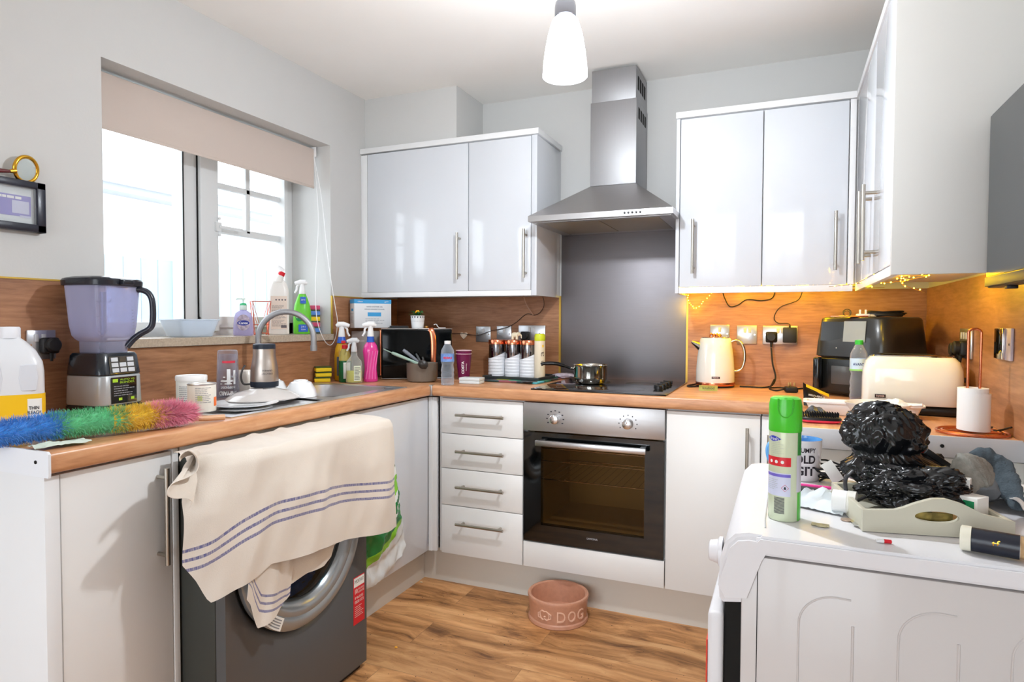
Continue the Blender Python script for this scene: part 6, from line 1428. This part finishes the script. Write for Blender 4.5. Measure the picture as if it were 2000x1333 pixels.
# wooden tray
ta = R(11)
u = thing('wooden_tray', 'sage wooden tray with a wavy side and oval handle hole full of odds and ends', 'tray', (2.165, -1.9, DZ + .0005), ta)
sg = mat('sage_paint', (198, 194, 176), .5)
Lx, Ly = .225, .190
top = [(0, .036), (.03, .036), (.055, .040), (.080, .052), (.105, .061), (.125, .062), (.15, .055), (.18, .040), (.20, .033), (.225, .031)]
def wavy(y0, y1, nm, hole=True):
    b = MB(); N_ = 48; vs = []; fs = []
    hc, hz, hr, hh = .112, .031, .033, .0095
    # frame around an oval hole: inner ring and matching outer ring
    def outer_pt(k):
        a = 2 * math.pi * k / N_; dx_, dz_ = math.cos(a), math.sin(a)
        best = 9
        for i in range(1, 400):
            s_ = i * .0008; x, z = hc + dx_ * s_, hz + dz_ * s_
            if x <= 0 or x >= Lx or z <= 0 or z >= lerp_tab(min(max(x, 0), Lx), top): return (min(max(x, 0), Lx), max(0, min(z, lerp_tab(min(max(x, 0), Lx), top))))
        return (hc, hz)
    outp = [outer_pt(k) for k in range(N_)]
    for c in ((0, 0), (Lx, 0), (Lx, .031), (0, .036)):
        k = min(range(N_), key=lambda q: (outp[q][0] - c[0]) ** 2 + (outp[q][1] - c[1]) ** 2); outp[k] = c
    inn = [(hc + hr * math.cos(2 * math.pi * k / N_), hz + hh * math.sin(2 * math.pi * k / N_)) for k in range(N_)]
    for y in (y0, y1): vs += [(x, y, z) for x, z in inn] + [(x, y, z) for x, z in outp]
    for k in range(N_):
        j = (k + 1) % N_
        fs += [(k, j, N_ + j, N_ + k), (2 * N_ + j, 2 * N_ + k, 3 * N_ + k, 3 * N_ + j), (N_ + k, N_ + j, 3 * N_ + j, 3 * N_ + k), (j, k, 2 * N_ + k, 2 * N_ + j)]
    b._add(vs, fs, smooth=False); b.build(nm, sg, u)
wavy(0, .009, 'front_board'); wavy(Ly - .009, Ly, 'back_board')
MB().box(0, .008, .0092, Ly - .0092, 0, .036, .001).build('side_board', sg, u); MB().box(Lx - .008, Lx, .0092, Ly - .0092, 0, .031, .001).build('side_board', sg, u)
MB().box(.008, Lx - .008, .0092, Ly - .0092, .001, .007).build('tray_floor', sg, u)
def in_tray(x, y, z=.0075): c, s_ = math.cos(ta), math.sin(ta); return (2.165 + x * c - y * s_, -1.9 + x * s_ + y * c, DZ + .0005 + z)
o = MB().box(-.026, .026, -.010, .010, 0, .030, .001).build('card_box', mat('kraft_card', (206, 160, 104), .7)); at_base(o, in_tray(.150, .045), ta + R(-14)); tag(o, 'small tan cardboard box in the sage tray', 'box')
o = MB().box(-.03, .03, -.004, .004, 0, .026, .001).build('sachet', mat('gold_foil_sachet', (180, 160, 90), .25, .6, var=.8, vscale=50)); at_base(o, in_tray(.112, .020), ta); tag(o, 'gold and dark foil sachet seen through the tray handle hole', 'sachet')
u = thing('medicine_box', 'white and green carton at the right end of the sage tray', 'box', in_tray(.192, .060), ta + R(-50))
MB().box(-.014, .014, -.018, .018, 0, .048, .001).build('carton', paper, u); MB().box(-.0145, -.0141, -.010, .012, .018, .042).box(-.008, .009, -.0186, -.0181, .018, .042).build('green_panel', mat('green_panel', (20, 140, 90), .5), u)
u = thing('medicine_box', 'white carton with red print behind the green and white one', 'box', in_tray(.185, .112), ta + R(-30))
MB().box(-.022, .022, -.012, .012, 0, .068, .001).build('carton', paper, u); MB().box(-.012, .010, -.0126, -.0121, .054, .062).build('red_print', red, u)
# black bin bag
def crumple(d, seed, A=1.0):
    """sharp film-like creases: ridged noise on stretched, warped directions"""
    w_ = Vector((noise.noise(d * 2 + Vector((seed, 0, 0))), noise.noise(d * 2 + Vector((0, seed, 0))), noise.noise(d * 2 + Vector((0, 0, seed))))) * .5
    q = d + w_; k = 0
    for f, a in ((3.0, .12), (5.5, .075), (10, .04)):
        k += a * (1 - 2 * abs(noise.noise(Vector((q.x * f, q.y * f, q.z * f * .55)) + Vector((seed * 3, f, 0)))))
    return k * A
def bagr(d):
    z = d.z; base = .055 + .034 * max(0, -z) ** .7 + .014 * max(0, z) - .017 * math.exp(-((z + .10) / .16) ** 2)
    k = 1 + .20 * noise.noise(d * 1.6 + Vector((4, 0, 0))) + crumple(d, 2.3)
    r = base * k
    q = Vector((d.x * r * 1.12, d.y * r * .85, d.z * .088 * (1 + .5 * crumple(d, 2.3))))
    q.x += .036 * max(0, -z) - .010 * z
    return q
bb_ = mat('black_bin_film', (16, 18, 21), .2, spec=.6, bump=.25, bscale=70)
o = MB().blob((0, 0, 0), (1, 1, 1), bagr, sub=6).build('bin_bag', bb_, ang=75); o.location = (2.222, -1.690, .955); tag(o, 'crumpled black plastic bin bag heaped on the dryer and tray', 'bag')
def tail_(d):
    return Vector((d.x * .074, d.y * .050, d.z * .036)) * (1 + .3 * noise.noise(d * 1.7 + Vector((1, 1, 1))) + crumple(d, 5.1, 1.2))
o = MB().blob((0, 0, 0), (1, 1, 1), tail_, sub=6).build('plastic_bag', bb_, ang=75); o.location = (2.262, -1.770, .903); tag(o, 'second bulge of black plastic bag lying inside the sage tray', 'bag')
o = MB().tube(smooth_path([(0, 0, .028), (-.012, -.006, .012), (-.010, -.010, -.012), (.004, -.010, -.026), (.022, -.006, -.018)], 6), .0055, 10, flat=.5).build('bag_handle_loop', mat('grey_black_film', (50, 50, 54), .25)); o.location = (2.160, -1.775, .900); tag(o, 'loop of a black bag handle hanging at the left of the heap', 'bag handle')
# striped tin and what carries it
o = MB().blob((0, 0, 0), (.050, .040, .045), lambda d: 1 + .25 * noise.noise(d * 3) + .1 * noise.noise(d * 8), sub=4).build('black_pouch', mat('black_fabric', (24, 24, 22), .7)); o.location = (2.300, -1.600, .898); tag(o, 'black cloth pouch under the striped tin', 'pouch')
u = thing('striped_tin', 'small round tin with green, yellow and red bands behind the black bag', 'tin', (2.290, -1.615, .945), R(0))
for z0, z1, c, nm in ((0, .008, (206, 50, 40), 'red_band'), (.008, .016, (246, 206, 50), 'yellow_band'), (.016, .024, (40, 120, 60), 'green_band')): MB().lathe([(.0165, z0), (.0165, z1)], n=32).build(nm, mat(nm + '_m', c, .35), u)
MB().lathe([(.0168, .024), (.0172, .025), (.0172, .030), (.015, .032), (.013, .0318), (.001, .030)], n=32).build('lid', mat('dark_gold_lid', (120, 104, 70), .3, .7), u)
o = MB().box(-.03, .03, -.004, .004, -.006, .006, .002).build('black_clip', black); o.location = (2.322, -1.64, .935); o.rotation_euler = (0, R(35), R(10)); tag(o, 'black clip sticking out right of the striped tin', 'clip')
# socks
def sock(label, pts, rs, m, flat=.55, seed=1):
    p0 = Vector(pts[0]); P = smooth_path(pts, 10); n_ = len(P); rr_ = [lerp_tab(i / (n_ - 1), rs) * (1 + .16 * noise.noise(Vector((i * .45, seed, 0)))) for i in range(n_)]
    b = MB().tube([p - p0 for p in P], rr_, 28, flat=flat, upv=(.3, -.8, .5))
    for v in b.bm.verts: v.co += Vector((1, 1, 1)) * .004 * noise.noise(v.co * 45 + Vector((seed, 0, 0))) + Vector((.3, -.6, .6)) * .007 * noise.noise(v.co * 22 + Vector((0, seed, 0)))
    o = b.build('sock', m, ang=70); o.location = p0; return tag(o, label, 'sock', 'socks on the dryer')
gs = mat('light_grey_knit', (150, 148, 140), .95, bump=.9, bscale=320, var=.3, vscale=90); ds = mat('slate_knit', (84, 96, 104), .95, bump=.9, bscale=320, var=.3, vscale=70)
sock('light grey knitted sock slumped over the right side of the sage tray', [(2.325, -1.758, .888), (2.333, -1.742, .902), (2.345, -1.725, .922), (2.362, -1.71, .934), (2.378, -1.695, .926), (2.392, -1.690, .908)], [(0, .016), (.3, .026), (.55, .034), (.8, .031), (.95, .024), (1, .012)], gs, .45, 2)
sock('slate blue sock hanging down to the dryer top behind the grey one', [(2.372, -1.62, .922), (2.395, -1.615, .938), (2.418, -1.62, .932), (2.428, -1.64, .908), (2.434, -1.665, .880), (2.440, -1.69, .864)], [(0, .014), (.2, .021), (.45, .024), (.75, .018), (.95, .013), (1, .006)], ds, .45, 7)
o = MB().blob((0, 0, 0), (.05, .06, .03), lambda d: 1 + .2 * noise.noise(d * 3), sub=3).build('grey_cloth', mat('grey_knit_heap', (120, 124, 128), .95, bump=.6, bscale=260)); o.location = (2.385, -1.610, .884); tag(o, 'grey knitwear bunched beneath the socks', 'cloth')
o = MB().grid(24, 18, lambda a, c: ((a - .5) * .13, (c - .5) * .22, .004 + .050 * (1 - c) * max(0, .3 + noise.noise(Vector((a * 3, c * 2, 4)))) + .006 * noise.noise(Vector((a * 8, c * 8, 4))))).solid(.002).build('white_cloth', mat('white_cotton', (236, 236, 234), .9, bump=.3, bscale=300), ang=60); at_base(o, (2.480, -1.60, DZ + .002), R(10)); tag(o, 'rumpled white cloth at the right-hand edge of the dryer top', 'cloth')
# small bits
u = thing('pill_bottle', 'white plastic pill bottle lying against the left end of the tray', 'bottle', (2.146, -1.800, DZ + .022), R(-12))
b = MB(); b.tube([(-.020, 0, 0), (.004, 0, 0)], .0205, 28); b.build('bottle_base', white_p, u); b = MB(); b.tube([(.0045, 0, 0), (.0185, 0, .0)], .0215, 28); b.build('cap', mat('ivory_cap', (232, 230, 222), .4), u)
u = thing('corked_bottle', 'small dark blue cylinder with a cream end and a wooden stopper lying before the tray', 'bottle', (2.338, -1.948, DZ + .0195), R(-16))
b = MB(); b.tube([(-.030, 0, 0), (.028, 0, 0)], .018, 32); cb = b.build('cylinder_body', mat('blue_black_label', (30, 34, 46), .3), u)
b = MB(); b.tube([(-.0445, 0, 0), (-.043, 0, 0), (-.0305, 0, 0)], [.0165, .0190, .0190], 32); b.build('cap', mat('cream_cap', (226, 222, 204), .4), u)
b = MB(); b.tube([(.0285, 0, 0), (.040, 0, 0)], .0165, 32); b.build('stopper', mat('cork', (196, 160, 116), .7, var=.4, vscale=120), u)
t = MB(); put_text(t, 'tf', .010, None, lambda a, c: Vector((a, -.0182 * math.cos(c / .018), .0182 * math.sin(c / .018 + .2)))); t.build('lettering', gold, cb)
u = thing('capsule', 'red and white capsule on the near edge of the dryer top', 'capsule', (2.190, -1.951, DZ + .0032), R(8))
MB().tube([(-.011, 0, 0), (-.010, 0, 0), (.0, 0, 0)], [.0014, .0030, .0030], 12).build('white_half', white_p, u); MB().tube([(.0002, 0, 0), (.0105, 0, 0), (.0115, 0, 0)], [.0032, .0032, .0014], 12).build('red_half', red, u)
for i, (x, y, r_, c, lab_) in enumerate(((2.146, -1.842, .010, (196, 170, 150), 'copper-brown coin left of the tray corner'), (2.160, -1.852, .009, (206, 190, 140), 'brassy coin beside the tray corner'), (2.163, -1.872, .011, (190, 190, 182), 'silver coin nearest the tray corner'))):
    o = MB().lathe([(r_, 0), (r_, .0014)], n=24).build('coin', mat(f'coin_metal_{i}', c, .3, .7)); at_base(o, (x, y, DZ + .0005 + .0015 * i)); tag(o, lab_, 'coin', 'coins on the dryer')
o = MB().box(-.014, .014, -.006, .006, 0, .0025, .001).box(-.004, .010, -.010, -.002, .0, .003, .001).build('crumpled_wrapper', mat('beige_wrapper', (216, 204, 160), .5, var=.4, vscale=90)); at_base(o, (2.101, -1.895, DZ + .0005), R(-6)); tag(o, 'scrap of beige and yellow wrapper right of the air freshener can', 'wrapper')
o = MB().grid(20, 16, lambda a, c: ((a - .5) * .11 * (1 - .3 * c), (c - .5) * .13, .002 + .022 * math.sin(c * 3.0) * (.6 + .6 * noise.noise(Vector((a * 4, c * 4, 11)))) + .004 * abs(noise.noise(Vector((a * 12, c * 12, 1)))))).solid(.0008).build('crumpled_paper', mat('pale_blue_paper', (222, 230, 236), .6, var=.12, vscale=30), ang=25); at_base(o, (2.118, -1.742, DZ + .001), R(-25)); tag(o, 'crumpled white and pale blue paper packet behind the air freshener', 'packet')
o = MB().tube([(-.055, 0, 0), (-.045, 0, 0), (.045, 0, .003), (.055, 0, .003)], [.0015, .0034, .0034, .002], 10).build('pink_pen', mat('hot_pink_plastic', (240, 60, 150), .3)); o.location = (2.122, -1.632, DZ + .0045); o.rotation_euler = (0, 0, R(-14)); tag(o, 'pink pen lying in front of the slogan mug', 'pen')
b = MB()
for k in range(6): b.tube([( .026 * math.cos(R(a)) * (1 + .1 * k % 2), (.016 + .003 * k) * math.sin(R(a)), .006 + .006 * k + .006 * math.sin(R(a * 2 + k * 55))) for a in range(0, 360, 18)], .0022, 6, closed=True)
o = b.build('tangled_cable', plastic_blk); at_base(o, (2.138, -1.545, DZ), R(40)); tag(o, 'tangle of thin black cable between the mug and the black bag', 'cable')
o = MB().box(-.012, .012, -.0015, .0015, 0, .045, .0005).build('white_tag', paper); o.location = (2.150, -1.60, .866); o.rotation_euler = (R(-18), R(-32), R(12)); tag(o, 'white card tag leaning against the black bag', 'tag')
o = MB().box(-.03, .03, -.014, .014, 0, .012, .004).build('spectacles_case', mat('dark_case', (50, 50, 54), .5)); at_base(o, (2.098, -1.675, DZ), R(-10)); tag(o, 'dark flat case half hidden behind the air freshener can', 'case')

# ================================================================ FLOOR
u = thing('dog_bowl', 'terracotta ceramic dog bowl with raised letters on the floor by the plinth', 'dog bowl', (1.208, -.672, 0), face(1.208, -.672))
tc_ = mat('terracotta_glaze', (206, 150, 122), .4, bump=.1, bscale=150, var=.12, vscale=60)
b = MB(); b.lathe([(.118, 0), (.121, .003), (.120, .014), (.115, .018), (.120, .085), (.124, .098), (.122, .104), (.115, .106), (.110, .102), (.106, .05), (.095, .022), (.04, .014), (.001, .012)], n=72); b.build('bowl_wall', tc_, u)
lt = mat('raised_terracotta', (230, 186, 160), .35)
t = MB()
for ch_, ph in (('D', 6), ('O', 27), ('G', 48)):
    vs0, fs0, w0, h0 = text_mesh(ch_, 0); f = lambda a, c: cyl_fn(.1205, .052, R(ph))(a, c)
    put_text(t, ch_, .034, .042, f)
t.solid(.006); t.build('raised_lettering', lt, u)
# raised bone and dog-head emblem left of the letters
t = MB(); f = cyl_fn(.119, .052, R(-26))
pa = [(-.020, .012), (-.012, .019), (-.002, .016), (.006, .018), (.016, .012), (.019, .0), (.016, -.012), (.008, -.017), (0, -.012), (-.008, -.017), (-.017, -.012), (-.021, 0)]
t.tube([f(x, z) for x, z in pa], .0028, 8, closed=True); t.tube([f(x, z) for x, z in ((-.018, .010), (-.030, .004), (-.030, -.010), (-.020, -.012))], .0028, 8); t.tube([f(x, z) for x, z in ((.015, .012), (.026, .006), (.026, -.008), (.017, -.012))], .0028, 8); t.blob(f(0, -.004), (.005, .003, .004), sub=2)
t.build('raised_emblem', lt, u)
o = MB().blob((0, 0, .003), (.006, .005, .003), lambda d: 1 + .3 * noise.noise(d * 3), sub=2).build('food_crumb', mat('amber_crumb', (246, 176, 60), .6)); at_base(o, (.742, -1.145, 0)); tag(o, 'orange crumb on the floor by the washing machine', 'crumb')
o = MB().blob((0, 0, .003), (.007, .004, .003), lambda d: 1 + .3 * noise.noise(d * 3), sub=2).build('food_crumb', mat('pale_crumb', (226, 206, 170), .7)); at_base(o, (.520, -.60, 0)); tag(o, 'pale crumb on the floor in the plinth corner', 'crumb')
